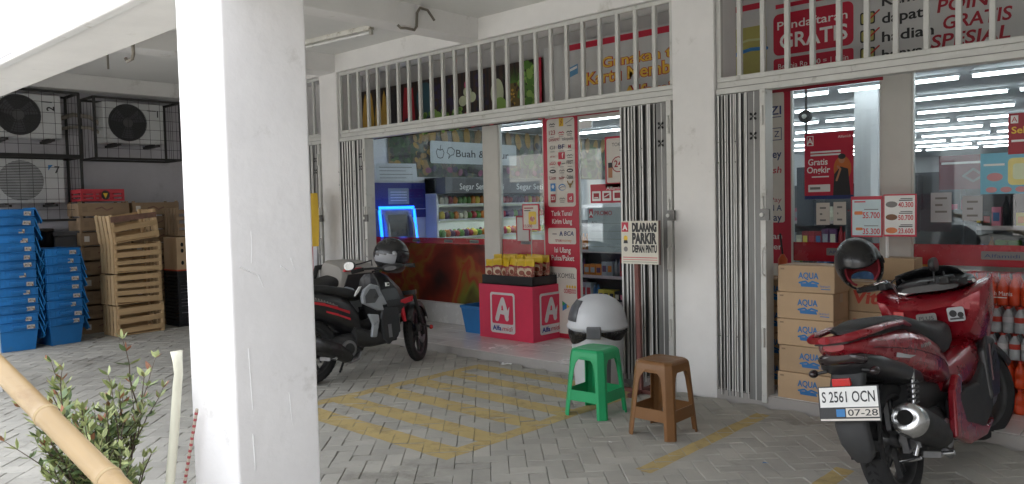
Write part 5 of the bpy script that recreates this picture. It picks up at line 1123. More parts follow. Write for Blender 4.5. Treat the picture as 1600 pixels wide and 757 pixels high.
def scooter_common(t, wb, steer, maxi):
    F = Matrix.Translation((wb - .10, 0, 0)) @ Matrix.Rotation(steer, 4, 'Z') @ Matrix.Translation((-(wb - .10), 0, 0))
    r = .295 if maxi else .285
    wheel(t, 'rear_wheel', 0, r, .125 if maxi else .105, ENG, disc=False); wheel(t, 'front_wheel', wb, r, .105 if maxi else .085, ENG, F)
    b = MB(F)
    for s_ in (-1, 1): b.cyl((wb, s_ * .075, r), (wb - .17, s_ * .075, .68), .017, ALM if maxi else MATB, 12); b.cyl((wb, s_ * .075, r - .02), (wb - .075, s_ * .075, .44), .024, BLACK, 12)
    b.bar((wb - .17, -.1, .68), (wb - .17, .1, .68), .05, .04, BLACK); b.obj('front_fork', t)
    b = MB(F); rs = []
    for i in range(11):
        a = R(25 + i * 13); c = Vector((wb + (r + .022) * math.cos(a), 0, r + (r + .022) * math.sin(a))); c2 = Vector((wb + (r - .03) * math.cos(a), 0, r + (r - .03) * math.sin(a)))
        rs.append([(c2.x, -.068, c2.z), (c.x, -.055, c.z), (c.x + .004 * math.cos(a), 0, c.z + .006), (c.x, .055, c.z), (c2.x, .068, c2.z)])
    vs = [p for q_ in rs for p in q_]; fs = [(i * 5 + j, i * 5 + j + 1, i * 5 + j + 6, i * 5 + j + 5) for i in range(10) for j in range(4)]
    b.add(vs, fs, SATB, True); o = b.obj('front_fender', t); md = o.modifiers.new('s', 'SOLIDIFY'); md.thickness = .006
    # engine, swing arm, shock, muffler
    b = MB(); b.loft([(-.06, .10, .29, .03, .06), (.0, .10, .29, .05, .085), (.22, .10, .30, .055, .10), (.42, .08, .31, .06, .10), (.50, .06, .31, .03, .06)], ENG, 16); b.loft([(.18, -.05, .27, .06, .09), (.32, -.06, .27, .10, .12), (.46, -.03, .28, .10, .11), (.55, 0, .28, .06, .06)], ENG, 16)
    for i in range(6): b.cbox((.44 + i * .016, -.02, .33), (.006, .17, .14), ENG)
    b.cyl((.30, -.155, .26), (.30, -.175, .26), .075, ALM, 22); b.cyl((.30, -.175, .26), (.30, -.18, .26), .05, ENG, 18); b.cyl((.0, -.05, .292), (.0, -.11, .292), .03, ALM, 14); b.obj('engine', t)
    b = MB(); b.bar((.0, -.10, .29), (.24, -.12, .27), .03, .06, ENG); b.bar((-.03, -.085, .24), (-.03, -.085, .34), .05, .03, ALM); b.obj('swing_arm', t)
    for s_ in (-1, 1) if maxi else (1,):
        b = MB(); b.cyl((-.02, s_ * .13, .32), (.10, s_ * .13, .62), .013, CHR, 10)
        path = [(-.005 + .095 * i / 60, s_ * .13, .36 + .22 * i / 60) for i in range(61)]
        b.tube([(p[0] + .024 * math.cos(i * 1.0) * .93, p[1] + .024 * math.sin(i * 1.0), p[2]) for i, p in enumerate(path)], .005, mat('shock spring', (.12, .12, .12), .35, .4), 6); b.obj('shock_absorber', t)
    b = MB(); b.tube([(.46, -.10, .22), (.40, -.14, .16), (.30, -.165, .15), (.2, -.175, .19)], .018, ALM, 10)
    if maxi: b.tube([(.24, -.165, .25), (.20, -.165, .27), (.10, -.168, .315), (-.08, -.172, .39), (-.16, -.175, .42), (-.185, -.176, .43)], [.03, .062, .078, .082, .078, .066], MATB, 20); c0, dx = (-.185, -.176, .43), (-.045, -.003, .018)
    else: b.tube([(.30, -.18, .18), (.26, -.18, .20), (.14, -.185, .27), (-.10, -.19, .36), (-.20, -.192, .395), (-.22, -.193, .40)], [.03, .058, .072, .075, .068, .05], MATB, 20); c0, dx = (-.22, -.193, .40), (-.02, -.001, .008)
    ex = b.obj('exhaust', t)
    if maxi:
        b = MB(); d = Vector(dx); c = Vector(c0); b.tube([c - d * .5, c, c + d, c + d * 1.15, c + d * 1.1, c + d * .6], [.082, .080, .070, .055, .038, .034], CHR, 26); b.obj('silver_end_cap', ex)
        b = MB(); b.tube([c + d * 1.16, c + d * 1.17], [.036, .001], DARK, 22); b.cyl(c + d * 1.14 + Vector((-.004, .01, -.05)), c + d * 1.17 + Vector((-.006, .01, -.05)), .007, DARK, 10); b.obj('outlet', ex)
    else:
        b = MB(); b.rings([[(x, -.268 + .01 * abs(u - .5), z + dz) for u, dz in ((0, -.05), (.5, 0), (1, .05))] for x, z in ((.16, .265), (.02, .315), (-.12, .365))], ENG, False); o = b.obj('heat_shield', ex); md = o.modifiers.new('s', 'SOLIDIFY'); md.thickness = .006
    b = MB(); b.bar((-.08, -.16, .30), (-.03, -.10, .28), .015, .05, ALM); b.bar((.02, -.13, .22), (.08, -.19, .205), .02, .03, ALM); b.cyl((.10, -.15, .20), (.10, -.25, .21), .012, CHR, 10); b.cyl((-.06, -.05, .20), (-.06, -.15, .22), .009, CHR, 8); b.cyl((-.10, -.14, .24), (-.05, -.16, .33), .012, CHR, 8); b.obj('bracket', t)
    b = MB(); b.tube([(.48, .13, .22), (.46, .20, .08), (.45, .25, .02 - (.03 if maxi else .02))], .011, BLACK, 8); b.obj('side_stand', t)
    return F
def plate(parent, loc, tilt, rows, rz=PI / 2 * -1):
    M_ = Matrix.Translation(loc) @ Matrix.Rotation(-PI / 2, 4, 'Z') @ Matrix.Rotation(tilt, 4, 'X')
    b = MB(M_); b.box(-.142, .142, 0, .006, -.080, .082, BLACK); o = b.obj('number_plate', parent, bevel=.003)
    p = MB(M_); p.rect(-.134, -.015, .134, .076, 1, WHITE); p.text(rows[0], 0, .008, .048, 2, INK, al='c', w=.245, bold=.012); p.rect(-.015, -.06, .134, -.02, 1, CREAM); p.text(rows[1], .062, -.054, .028, 2, INK, al='c', w=.135, bold=.008); p.rect(-.06, -.058, -.02, -.024, 1, BLUEI)
    p.rect(-.136, -.076, .136, -.067, 1, CREAM); p.obj('plate_characters', o); return o

# ---- red maxi scooter
RT = thing('motor_scooter', (-1.205, 4.08, 0), 'maroon motor scooter with a white number plate, parked at the right edge', 'scooter', None, R(88), R(-11))
F = scooter_common(RT, 1.315, R(-24), True)
b = MB(); b.loft([(-.44, 0, .82, .05, .02), (-.39, 0, .81, .095, .045), (-.25, 0, .785, .125, .075, 2.6), (-.08, 0, .755, .150, .105, 2.8), (.12, 0, .715, .168, .125, 3), (.32, 0, .66, .178, .135, 3), (.46, 0, .61, .172, .135, 3), (.58, 0, .555, .15, .12, 2.8), (.66, 0, .52, .11, .09)], MAR, 26); tb = b.obj('tail_body', RT)
for s_ in (-1, 1): MB().tube([(-.30, s_ * .111, .79), (-.25, s_ * .1252, .785), (-.08, s_ * .1502, .755), (.12, s_ * .1682, .715), (.32, s_ * .1782, .66), (.46, s_ * .1722, .61), (.56, s_ * .154, .563)], .0022, DARK, 5).obj('panel_gap', tb)
p = MB(frame((0, 0, 0), 0))    # small silver lettering strokes on the right flank
for i in range(6): p.add([(.16 + i * .024, -.1762 - i * .0006, .715), (.178 + i * .024, -.1766 - i * .0006, .713), (.175 + i * .024, -.1766 - i * .0006, .735 - (i % 2) * .008), (.160 + i * .024, -.1762 - i * .0006, .732)], [(0, 1, 2, 3)], CHR)
p.obj('badge_strokes', tb)
b = MB(); b.loft([(-.39, 0, .755, .07, .03), (-.36, 0, .735, .115, .055, 2.6), (-.22, 0, .70, .135, .065, 2.8), (-.02, 0, .645, .145, .07, 2.8), (.2, 0, .58, .14, .06), (.34, 0, .54, .10, .04)], SATB, 22); b.obj('tail_underside', RT)
b = MB(); b.loft([(-.405, 0, .765, .06, .012), (-.40, 0, .76, .09, .026, 3), (-.37, 0, .752, .118, .034, 3)], SMOK, 20)
b.obj('tail_light', RT)
for s_ in (-1, 1): MB().add([(-.10, s_ * .1515, .735), (.02, s_ * .1625, .705), (.10, s_ * .166, .690), (.02, s_ * .163, .688), (-.12, s_ * .1515, .715)], [(0, 1, 2, 3, 4)], CLR).obj('side_reflector', RT)
b = MB()
for s_ in (-1, 1):
    rs = []
    for x, y, z, w_, h_ in ((.16, .135, .835, .018, .010), (.05, .145, .865, .022, .014), (-.15, .14, .872, .024, .016), (-.34, .125, .868, .028, .018), (-.47, .085, .862, .03, .018), (-.51, 0, .86, .03, .018)):
        rs.append([(x + (w_ * .5 * math.cos(a) if x < -.3 else 0), s_ * (y + w_ * math.cos(a)), z + h_ * math.sin(a)) for a in [i * PI / 5 for i in range(10)]])
    b.rings(rs, MAR)
gr = b.obj('grab_rail', RT)
b = MB(); b.loft([(-.46, 0, .838, .08, .008), (-.3, 0, .838, .10, .014, 3), (-.1, 0, .84, .13, .016, 3), (.1, 0, .835, .13, .014, 3)], MATB, 16); b.obj('rail_insert', gr)
b = MB(); b.loft([(-.24, 0, .862, .06, .012), (-.20, 0, .872, .11, .022, 2.6), (-.02, 0, .868, .14, .04, 2.8), (.14, 0, .850, .15, .048, 2.8), (.27, 0, .815, .155, .055, 2.8), (.36, 0, .77, .165, .075, 2.8), (.50, 0, .725, .172, .095, 2.8), (.66, 0, .705, .16, .10, 2.8), (.80, 0, .705, .13, .09, 2.6), (.90, 0, .715, .10, .07), (.95, 0, .72, .05, .03)], SEATM, 24); b.obj('seat', RT)
b = MB(); b.loft([(.50, 0, .50, .13, .09, 2.8), (.66, 0, .50, .16, .11, 3), (.80, 0, .505, .17, .125, 3), (.92, 0, .52, .175, .135, 3), (1.02, 0, .54, .18, .14, 3), (1.12, 0, .55, .16, .12, 3)], MAR, 26); b.obj('centre_tunnel', RT)
b = MB(); rs = []
for x, w, zt, zb in ((.885, .235, .905, .70), (.90, .285, .925, .675), (.985, .310, .965, .63), (1.12, .305, .995, .585), (1.27, .265, .985, .565), (1.43, .185, .92, .585), (1.55, .10, .83, .63), (1.62, .04, .76, .68)):
    rs.append([(x + .02, w, zt), (x - .012, w * .55, zt - .045), (x - .02, 0, zt - .06), (x - .012, -w * .55, zt - .045), (x + .02, -w, zt), (x + .015, -w * .93, (zt + zb) / 2 + .02), (x + .03, -w * .66, zb + .02), (x + .03, -w * .3, zb), (x + .03, w * .3, zb), (x + .03, w * .66, zb + .02), (x + .015, w * .93, (zt + zb) / 2 + .02)])
b.rings(rs, MAR, True, True); fc = b.obj('front_cowl', RT, bevel=.008, seg=2, ang=28)
p = MB(frame((.868, 0, -.012), R(-90)))       # inside face, seen by the rider: u = -y
p.poly([(-.19, .80), (-.13, .80), (-.125, .86), (-.18, .87)], 2, LENS); p.poly([(-.18, .755), (-.12, .755), (-.128, .795), (-.185, .795)], 2, WHITE); p.poly([(-.165, .735), (-.12, .735), (-.12, .752), (-.175, .752)], 2, NAVY)
p.rrect(-.06, .79, .05, .84, .012, 2, GREYI); p.text('PLUS', -.005, .802, .022, 3, INK, al='c', w=.08); p.rect(.0, .765, .03, .785, 2, CREAM)
p.rrect(.11, .78, .20, .86, .012, 2, CLR); p.disc(.14, .825, .02, .02, 3, BLACK); p.disc(.178, .815, .016, .016, 3, BLACK); p.rect(.12, .79, .19, .80, 3, ENG); p.obj('inner_panel_stickers', fc)
b = MB(); b.loft([(1.0, 0, .965, .16, .02, 3), (1.04, 0, .975, .20, .035, 3), (1.14, 0, .985, .215, .045, 3), (1.26, 0, .96, .19, .05, 3), (1.38, 0, .90, .13, .05)], SATB, 22); b.obj('dash_cover', RT)
b = MB(); vs, fs = [], []
for i in range(9):
    u = -1 + i / 4
    for j in range(5): v = j / 4; vs.append((1.36 - .17 * v - .13 * u * u * (1 - .2 * v), .03 + .24 * u * (1 - .25 * v), .955 + .135 * v - .03 * u * u))
for i in range(8):
    for j in range(4): k = i * 5 + j; fs.append((k, k + 5, k + 6, k + 1))
b.add(vs, fs, mat('smoked screen', (.012, .012, .013), .12, coat=.4), True); o = b.obj('windscreen', RT); md = o.modifiers.new('s', 'SOLIDIFY'); md.thickness = .004
# footboards, lower side panels, vents
for s_ in (-1, 1):
    b = MB(); pr_ = lambda u, v, w_: (u, s_ * w_, v)
    b.prism([(.40, .20), (.46, .40), (.62, .43), (.86, .42), (1.02, .52), (1.06, .62), (1.16, .58), (1.15, .42), (1.02, .24), (.80, .17)], pr_, .13, .205, MATB); b.obj('footboard', RT, bevel=.02, seg=3)
    b = MB(); b.prism([(.30, .24), (.40, .46), (.50, .53), (.54, .50), (.47, .40), (.50, .28), (.80, .19), (.98, .20), (.78, .145), (.50, .16)], pr_, .175, .215, MAR); b.obj('lower_side_panel', RT, bevel=.012, seg=3)
    b = MB(); b.prism([(.98, .30), (1.02, .58), (1.10, .66), (1.24, .62), (1.26, .46), (1.14, .30)], pr_, .17, .222, SATB); vo = b.obj('side_vent', RT, bevel=.02, seg=3)
    b = MB(); [b.prism([(1.06 + k * .015, .42 + k * .055), (1.08 + k * .015, .45 + k * .055), (1.18, .50 + k * .05), (1.17, .47 + k * .05)], pr_, .222, .226, ENG) for k in range(3)]; b.prism([(1.04, .40), (1.10, .60), (1.12, .60), (1.06, .40)], pr_, .2215, .2255, mat('vent trim', (.22, .12, .12), .4)); b.obj('vent_slats', vo)
    b = MB(); b.prism([(.50, .44), (.56, .52), (.60, .50), (.55, .42)], pr_, .155, .20, CHR); b.obj('foot_peg', RT, bevel=.006)
b = MB(); b.loft([(.62, 0, .40, .12, .14, 3), (.8, 0, .36, .13, .14, 3), (1.0, 0, .42, .15, .18, 3), (1.14, 0, .52, .16, .2, 3), (1.2, 0, .56, .12, .15, 3)], MATB, 18); b.loft([(.10, 0, .50, .10, .10), (.3, 0, .46, .12, .10), (.6, 0, .42, .11, .10)], MATB, 16); b.obj('frame_cover', RT)
# handlebar, turned left
hb = MB(F); HB = [(.96, .38, 1.0), (1.0, .26, 1.005), (1.06, .12, .985), (1.08, 0, .975), (1.06, -.12, .985), (1.02, -.24, 1.0), (.985, -.33, .99)]
hb.tube(HB, .012, BLACK, 10); hb.cbox((1.07, 0, .98), (.10, .16, .05), BLACK); h_ = hb.obj('handlebar', RT)
for s_ in (-1, 1):
    b = MB(F); gp = [(.958, .385, 1.0), (.978, .30, 1.003), (.99, .26, 1.004)] if s_ > 0 else [(1.0, -.335, .99), (1.012, -.28, .995), (1.02, -.24, 1.0)]; b.tube(gp, .018, RUB, 12); b.tube([Vector(gp[0]) + (Vector(gp[0]) - Vector(gp[1])).normalized() * d for d in (.002, .016)], .02, BLACK, 12); b.obj('grip', h_)
    b = MB(F); b.cbox((1.01, s_ * .23, 1.005), (.06, .06, .05), BLACK); b.obj('switch_box', h_, bevel=.01)
    b = MB(F); b.tube([(1.05, s_ * .20, 1.0), (1.075, s_ * .26, .985), (1.045, s_ * .33, .985), (1.02, s_ * .39, .985)], [.010, .009, .008, .010], CHR, 8); b.obj('brake_lever', h_)
    b = MB(F); b.tube([(1.03, s_ * .20, 1.02), (1.06, s_ * .17, 1.05), (1.12, s_ * .10, .97), (1.14, s_ * .05, .88)], .006, BLACK, 6); b.obj('cable', h_)
b = MB(F); b.tube([(1.01, .31, 1.02), (1.03, .24, 1.035), (1.03, .18, 1.0), (.99, .12, .95), (.97, .06, .93)], .013, CHR, 8); b.obj('silver_guard', h_)
b = MB(F); b.tube([(1.04, -.06, .98), (1.0, .0, .955), (.985, .06, .945), (.98, .10, .955)], .013, CHR, 10); b.obj('silver_clamp', h_)
v = F @ Vector((1.04, -.12, 1.0)); v2 = F @ Vector((1.08, -.10, 1.10)); mirror(RT, tuple(v), tuple(v2), R(95), glassm=SATB)
# mudguard, plate, reflector
b = MB(); rs = []
for x, z, w_ in ((-.33, .70, .085), (-.385, .63, .085), (-.41, .52, .082), (-.42, .44, .08), (-.40, .36, .078), (-.37, .30, .06), (-.36, .27, .03)): rs.append([(x - .012, -w_ * .75, z), (x - .012, w_ * .75, z), (x + .015, w_, z), (x + .02, w_ * .8, z), (x + .02, -w_ * .8, z), (x + .015, -w_, z)])
b.rings(rs, mat('grey black mudguard', (.05, .051, .053), .6, var=.12), True, True); b.obj('rear_mudguard', RT)
b = MB(); rs = []
for i in range(9):
    a = R(95 + i * 11); rs.append([(.325 * math.cos(a), y, .295 + .33 * math.sin(a)) for y in (-.07, -.05, .05, .07)])
b.rings(rs, MATB, False); o = b.obj('hugger', RT); md = o.modifiers.new('s', 'SOLIDIFY'); md.thickness = .006
b = MB(); b.cbox((-.425, 0, .655), (.02, .085, .036), LENS); b.obj('reflector', RT, bevel=.004)
plate(RT, (-.452, -.025, .56), R(-14), ('S 2561 OCN', '07-28'))
b = MB()
b = None
for s_ in (-1, 1): b = MB(); b.cyl((-.37, s_ * .085, .70), (-.38, s_ * .13, .695), .008, BLACK, 8); b.ball((-.385, s_ * .145, .695), (.03, .022, .02), SMOK, 12, 8); b.obj('indicator', RT)

# ---- helmets
def helmet(loc, rot, label, shell, visor_m, lining, trim=None, scale=1.0, visor=(-14, 22), vopen=0):
    t = thing('crash_helmet', loc, label, 'helmet'); t.rotation_euler = rot; t.scale = (scale,) * 3
    def patch(mb, r, az, el, m, n=24, k=12, keep=None):
        vs, fs = [], []
        for i in range(n + 1):
            for j in range(k + 1):
                a = R(az[0] + (az[1] - az[0]) * i / n); e = R(el[0] + (el[1] - el[0]) * j / k)
                vs.append((r[0] * math.cos(e) * math.cos(a), r[1] * math.cos(e) * math.sin(a), r[2] * math.sin(e)))
        for i in range(n):
            for j in range(k):
                a = az[0] + (az[1] - az[0]) * (i + .5) / n; e = el[0] + (el[1] - el[0]) * (j + .5) / k
                if keep is None or keep(a, e): q = i * (k + 1) + j; fs.append((q, q + k + 1, q + k + 2, q + 1))
        mb.add(vs, fs, m, True)
    ro = (.162, .126, .152)
    op = lambda a, e: not (abs((a + 180) % 360 - 180) < 62 - .25 * abs(e) and e < 22)
    b = MB(); patch(b, ro, (-180, 180), (-52, 90), shell, 60, 36, op); o = b.obj('shell', t); md = o.modifiers.new('s', 'SOLIDIFY'); md.thickness = .012; md.offset = 0
    b = MB(); patch(b, tuple(x * .90 for x in ro), (-180, 180), (-52, 90), lining, 60, 36, op); o = b.obj('lining', t); md = o.modifiers.new('s', 'SOLIDIFY'); md.thickness = .012
    b = MB(); patch(b, tuple(x * 1.05 for x in ro), (-66, 66), (visor[0] + vopen, visor[1] + vopen), visor_m, 24, 8); o = b.obj('visor', t); md = o.modifiers.new('s', 'SOLIDIFY'); md.thickness = .003
    b = MB()
    for s_ in (-1, 1): b.lathe([(.001, .0), (.022, .0), (.024, s_ * .008), (.001, s_ * .010)], trim or BLACK, 18, (.06, s_ * .118, .02), 'y')
    b.obj('visor_pivot', t)
    if trim: b = MB(); patch(b, tuple(x * 1.055 for x in ro), (60, 150), (-30, 10), trim, 14, 6, lambda a, e: e < 10 - (a - 60) * .3); patch(b, tuple(x * 1.055 for x in ro), (-150, -60), (-30, 10), trim, 14, 6, lambda a, e: e < 10 - (-a - 60) * .3); b.obj('side_trim', t)
    return t
GLB = mat('gloss black shell', (.010, .010, .011), .30, var=0, coat=.25)
TV = film('tinted visor', (.10, .075, .05), .55, .08)
helmet((-1.80, 5.20, 1.07), (R(20), R(24), R(-52)), 'glossy black open-face helmet hung on the left grip of the maroon scooter', GLB, TV, mat('dark red lining', (.30, .03, .045), .8), None, 1.08, (-90, -60), 0)

# ---- black step-through scooter (and a grey copy behind it)
def small_scooter(loc, rz, rx, label, grey):
    t = thing('motor_scooter', loc, label, 'scooter', None, rz, rx)
    body = mat('silver grey scooter paint', (.10, .10, .10), .35, .3, var=.06, coat=.3) if grey else SATB
    F = scooter_common(t, 1.27, R(0 if grey else 32), False)
    b = MB(); b.loft([(-.36, 0, .80, .02, .02), (-.30, 0, .785, .07, .05), (-.15, 0, .75, .11, .09, 2.6), (.05, 0, .69, .135, .13, 2.8), (.25, 0, .62, .15, .15, 2.8), (.40, 0, .54, .14, .16, 2.8), (.48, 0, .46, .12, .14, 2.8)], body, 24); tb = b.obj('tail_body', t)
    b = MB()
    for s_ in (-1, 1):
        for dz, h0, m_ in ((0, .020, REDS), (-.055, .016, REDS), (.03, .006, GREYI)):
            pts = [(-.22, .115, .735), (-.05, .1345, .70), (.12, .1475, .655), (.24, .1535, .61), (.36, .150, .56)]
            if m_ is GREYI: pts = pts[:4]
            if dz < -.01: pts = pts[2:]
            for (x0, y0, z0), (x1, y1, z1) in zip(pts[:-1], pts[1:]): b.add([(x0, s_ * y0, z0 + dz), (x1, s_ * y1, z1 + dz), (x1, s_ * y1, z1 + dz + h0 * 1.3), (x0, s_ * y0, z0 + dz + h0)], [(0, 1, 2, 3)], m_)
        for i in range(7): b.add([(.02 + i * .028, s_ * (.1435 + i * .001), .725 - i * .011), (.040 + i * .028, s_ * (.1437 + i * .001), .717 - i * .011), (.038 + i * .028, s_ * (.142 + i * .001), .735 - i * .011), (.022 + i * .028, s_ * (.142 + i * .001), .742 - i * .011)], [(0, 1, 2, 3)], GREYI)
    b.obj('side_stripes', tb)
    b = MB(); b.loft([(-.22, 0, .82, .05, .015), (-.15, 0, .83, .10, .025, 2.6), (.05, 0, .815, .13, .04, 2.8), (.2, 0, .785, .14, .05, 2.8), (.38, 0, .745, .135, .055, 2.8), (.52, 0, .715, .10, .05, 2.6), (.58, 0, .70, .05, .03)], SEATM, 22); b.obj('seat', t)
    b = MB(); b.tube([(.08, -.12, .80), (-.1, -.145, .84), (-.28, -.10, .855), (-.33, 0, .855), (-.28, .10, .855), (-.1, .145, .84), (.08, .12, .80)], .014, MATB, 10); b.obj('grab_rail', t)
    b = MB(); b.loft([(.40, 0, .36, .16, .10, 3.2), (.6, 0, .31, .185, .075, 3.4), (.78, 0, .32, .19, .08, 3.4), (.86, 0, .36, .18, .10, 3)], body if grey else MATB, 22); b.loft([(.42, 0, .44, .10, .10), (.6, 0, .42, .07, .06), (.8, 0, .44, .10, .08)], MATB, 16); b.obj('floorboard', t)
    b = MB()
    for zs in (((.26, .80, .90, .15), (.40, .76, .95, .18), (.50, .745, .99, .19)), ((.50, .745, 1.02, .195), (.58, .73, 1.12, .205), (.64, .72, 1.13, .20)), ((.64, .715, 1.09, .19), (.74, .70, 1.04, .175), (.86, .70, .93, .12), (.90, .72, .86, .07))):
        b.rings([[(xa, -w, z), (xa + .02, -.5 * w, z), (xa + .03, 0, z), (xa + .02, .5 * w, z), (xa, w, z), (xa + (xb - xa) * .55, w * .98, z), (xb - .02, w * .35, z), (xb, 0, z), (xb - .02, -w * .35, z), (xa + (xb - xa) * .55, -w * .98, z)] for z, xa, xb, w in zs], body, True, False)
    sh = b.obj('leg_shield', t, bevel=.010, seg=2, ang=20)
    for s_ in (-1, 1):
        pr_ = lambda u, v, w_: (u, s_ * w_, v)
        if not grey:
            b = MB(); b.prism([(.47, .70), (.50, .76), (.585, .805), (.66, .78), (.745, .60), (.69, .60), (.70, .55), (.63, .56), (.55, .60), (.47, .64)], pr_, .165, .205, GRYP); b.prism([(.52, .54), (.64, .52), (.64, .46), (.59, .32), (.53, .33), (.56, .44)], pr_, .168, .20, GRYP); b.obj('grey_side_panel', t, bevel=.012, seg=3)
            b = MB(); b.prism([(.50, .70), (.56, .76), (.62, .755), (.65, .68), (.60, .63), (.50, .635)], pr_, .2055, .208, mat('dark grey inset', (.09, .095, .10), .3)); b.prism([(.66, .48), (.70, .58), (.86, .56), (.86, .34), (.72, .24), (.66, .30)], pr_, .17, .203, mat('dark side cover', (.035, .037, .04), .4)); b.obj('side_cover', t, bevel=.01)
            b = MB(); b.prism([(.88, .57), (1.05, .60), (1.06, .65), (.90, .625)], pr_, .165, .200, REDS); b.prism([(.90, .54), (.94, .56), (.95, .42), (.93, .42)], pr_, .165, .197, REDS); b.obj('red_trim', sh, bevel=.006)
            b = MB(); b.prism([(.75, .765), (.79, .765), (.79, .80), (.75, .80)], pr_, .188, .20, WHITE); b.prism([(.765, .775), (.785, .775), (.785, .79), (.765, .79)], pr_, .2, .2015, INK); b.prism([(.72, .30), (.76, .30), (.76, .42), (.72, .42)], pr_, .2035, .2055, ALM); b.obj('sticker', sh)
            b = MB(); b.prism([(.42, .71), (.46, .74), (.50, .79), (.48, .79), (.44, .75)], pr_, .15, .17, WHITE); b.obj('white_edge', t)
    b = MB(F); b.loft([(.72, 0, .925, .06, .02), (.76, 0, .93, .10, .035, 2.6), (.83, 0, .925, .11, .04, 2.6), (.91, 0, .90, .06, .025)], SATB, 18); hc = b.obj('handlebar_cover', t)
    b = MB(F); b.tube([(.70, .36, .93), (.74, .25, .945), (.80, .1, .94), (.80, -.1, .94), (.785, -.14, .94), (.775, -.20, .93)], .011, BLACK, 10); h_ = b.obj('handlebar', t)
    for s_ in (-1, 1):
        b = MB(F); b.tube([(.698, .37, .93), (.735, .26, .944)] if s_ > 0 else [(.773, -.215, .93), (.785, -.14, .94)], .018, RUB, 12); b.obj('grip', h_)
        b = MB(F); b.tube([(.80, s_ * .12, .93), (.82, s_ * .16, .92), (.80, s_ * .21, .915)], .008, BLACK, 8); b.obj('brake_lever', h_)
        if s_ > 0 and not grey: mirror(t, tuple(F @ Vector((.77, .19, .97))), tuple(F @ Vector((.58, .33, .985))), R(10), glassm=mat('pale mirror', (.55, .55, .53), .25, .3))
    b = MB(); b.loft([(-.37, 0, .76, .07, .03), (-.34, 0, .75, .09, .04), (-.30, 0, .745, .09, .04)], LENS, 16); b.obj('tail_light', t)
    b = MB(); b.rings([[(x, -w_, z), (x, w_, z), (x + .02, w_, z), (x + .02, -w_, z)] for x, z, w_ in ((-.28, .70, .08), (-.36, .58, .08), (-.38, .46, .075), (-.35, .34, .06))], MATB); b.obj('rear_mudguard', t)
    b = MB(F); b.tube([(1.21, -.09, .36), (1.25, -.14, .33), (1.28, -.15, .32)], .012, BLACK, 8); b.ball((1.29, -.155, .32), (.035, .02, .022), LENS, 12, 8); b.obj('side_reflector', t)
    b = MB(); b.tube([(.40, -.16, .26), (.38, -.24, .245)], .014, BLACK, 8); b.obj('foot_peg', t)
    return t
small_scooter((-5.80, 3.66, 0), R(91), R(-7), 'black motor scooter with grey panels and red stripes, parked by the nearest pillar', False)
g2 = small_scooter((-6.80, 4.72, 0), R(268), R(-7), 'dark grey motor scooter with a large pale rear box, mostly hidden behind the nearest pillar', True)
b = MB(); TBX = mat('grey box shell', (.33, .31, .28), .45, var=.06); b.loft([(-.50, 0, .93, .15, .10, 4), (-.46, 0, .93, .21, .15, 4), (-.30, 0, .93, .22, .165, 4), (-.12, 0, .93, .22, .165, 4), (-.08, 0, .93, .19, .14, 4)], TBX, 28); bx = b.obj('rear_box', g2); bx.location = (.30, 0, -.12)
b = MB(); b.tube([(.36, -.225, .80), (.30, -.23, 1.0), (.05, -.23, 1.02), (-.05, -.225, .82)], .03, BLACK, 10); b.prism([(-.1, .80), (-.08, 1.0), (.22, 1.0), (.28, .80)], lambda u, v, w: (u, w, v), .215, .228, MATB); b.prism([(.05, 1.03), (.26, 1.03), (.24, 1.06), (.06, 1.06)], lambda u, v, w: (u, w, v), .15, .222, REDS); o = b.obj('box_trim', bx); o.location = (-.35, 0, 0); o.rotation_euler = (0, 0, 0)
helmet((-5.86, 4.60, 1.055), (R(-6), R(12), R(35)), 'black and grey helmet hung on the handlebar of the black scooter', mat('dull black shell', (.02, .02, .021), .3, coat=.3), film('grey visor', (.03, .03, .035), .85, .08), BLACK, mat('helmet grey trim', (.33, .34, .36), .35), 1.02, (-20, 20), 0)
# flag leaning behind
t = thing('furled_flag', (-8.05, 5.1, 0), 'yellow and white furled flag standing against the pillar beside the nearest pillar', 'flag')
b = MB(); b.cyl((0, 0, 0), (.03, .03, 1.7), .012, BLACK, 8); b.obj('pole', t)
b = MB(); vs = []; fs = []
for i in range(7):
    for j in range(9): u, v_ = i / 6, j / 8; vs.append((.02 + .20 * u, -.02 + .03 * math.sin(u * 7 + v_ * 2), 1.69 - .62 * v_))
for i in range(6):
    for j in range(8): k = i * 9 + j; fs.append((k, k + 9, k + 10, k + 1))
b.add(vs, fs, mat('flag yellow', '#c9a52c', .7, var=.06), True); b.obj('yellow_cloth', t)
b = MB(); b.prism([(.03, 1.07), (.20, 1.07), (.14, .55), (.06, .30), (.04, .55)], lambda u, v_, w: (u, w, v_), -.015, -.005, mat('flag white', (.55, .55, .58), .7)); b.prism([(.10, 1.07), (.115, 1.07), (.10, .5)], lambda u, v_, w: (u, w, v_), -.019, -.016, REDS); b.obj('white_cloth', t)
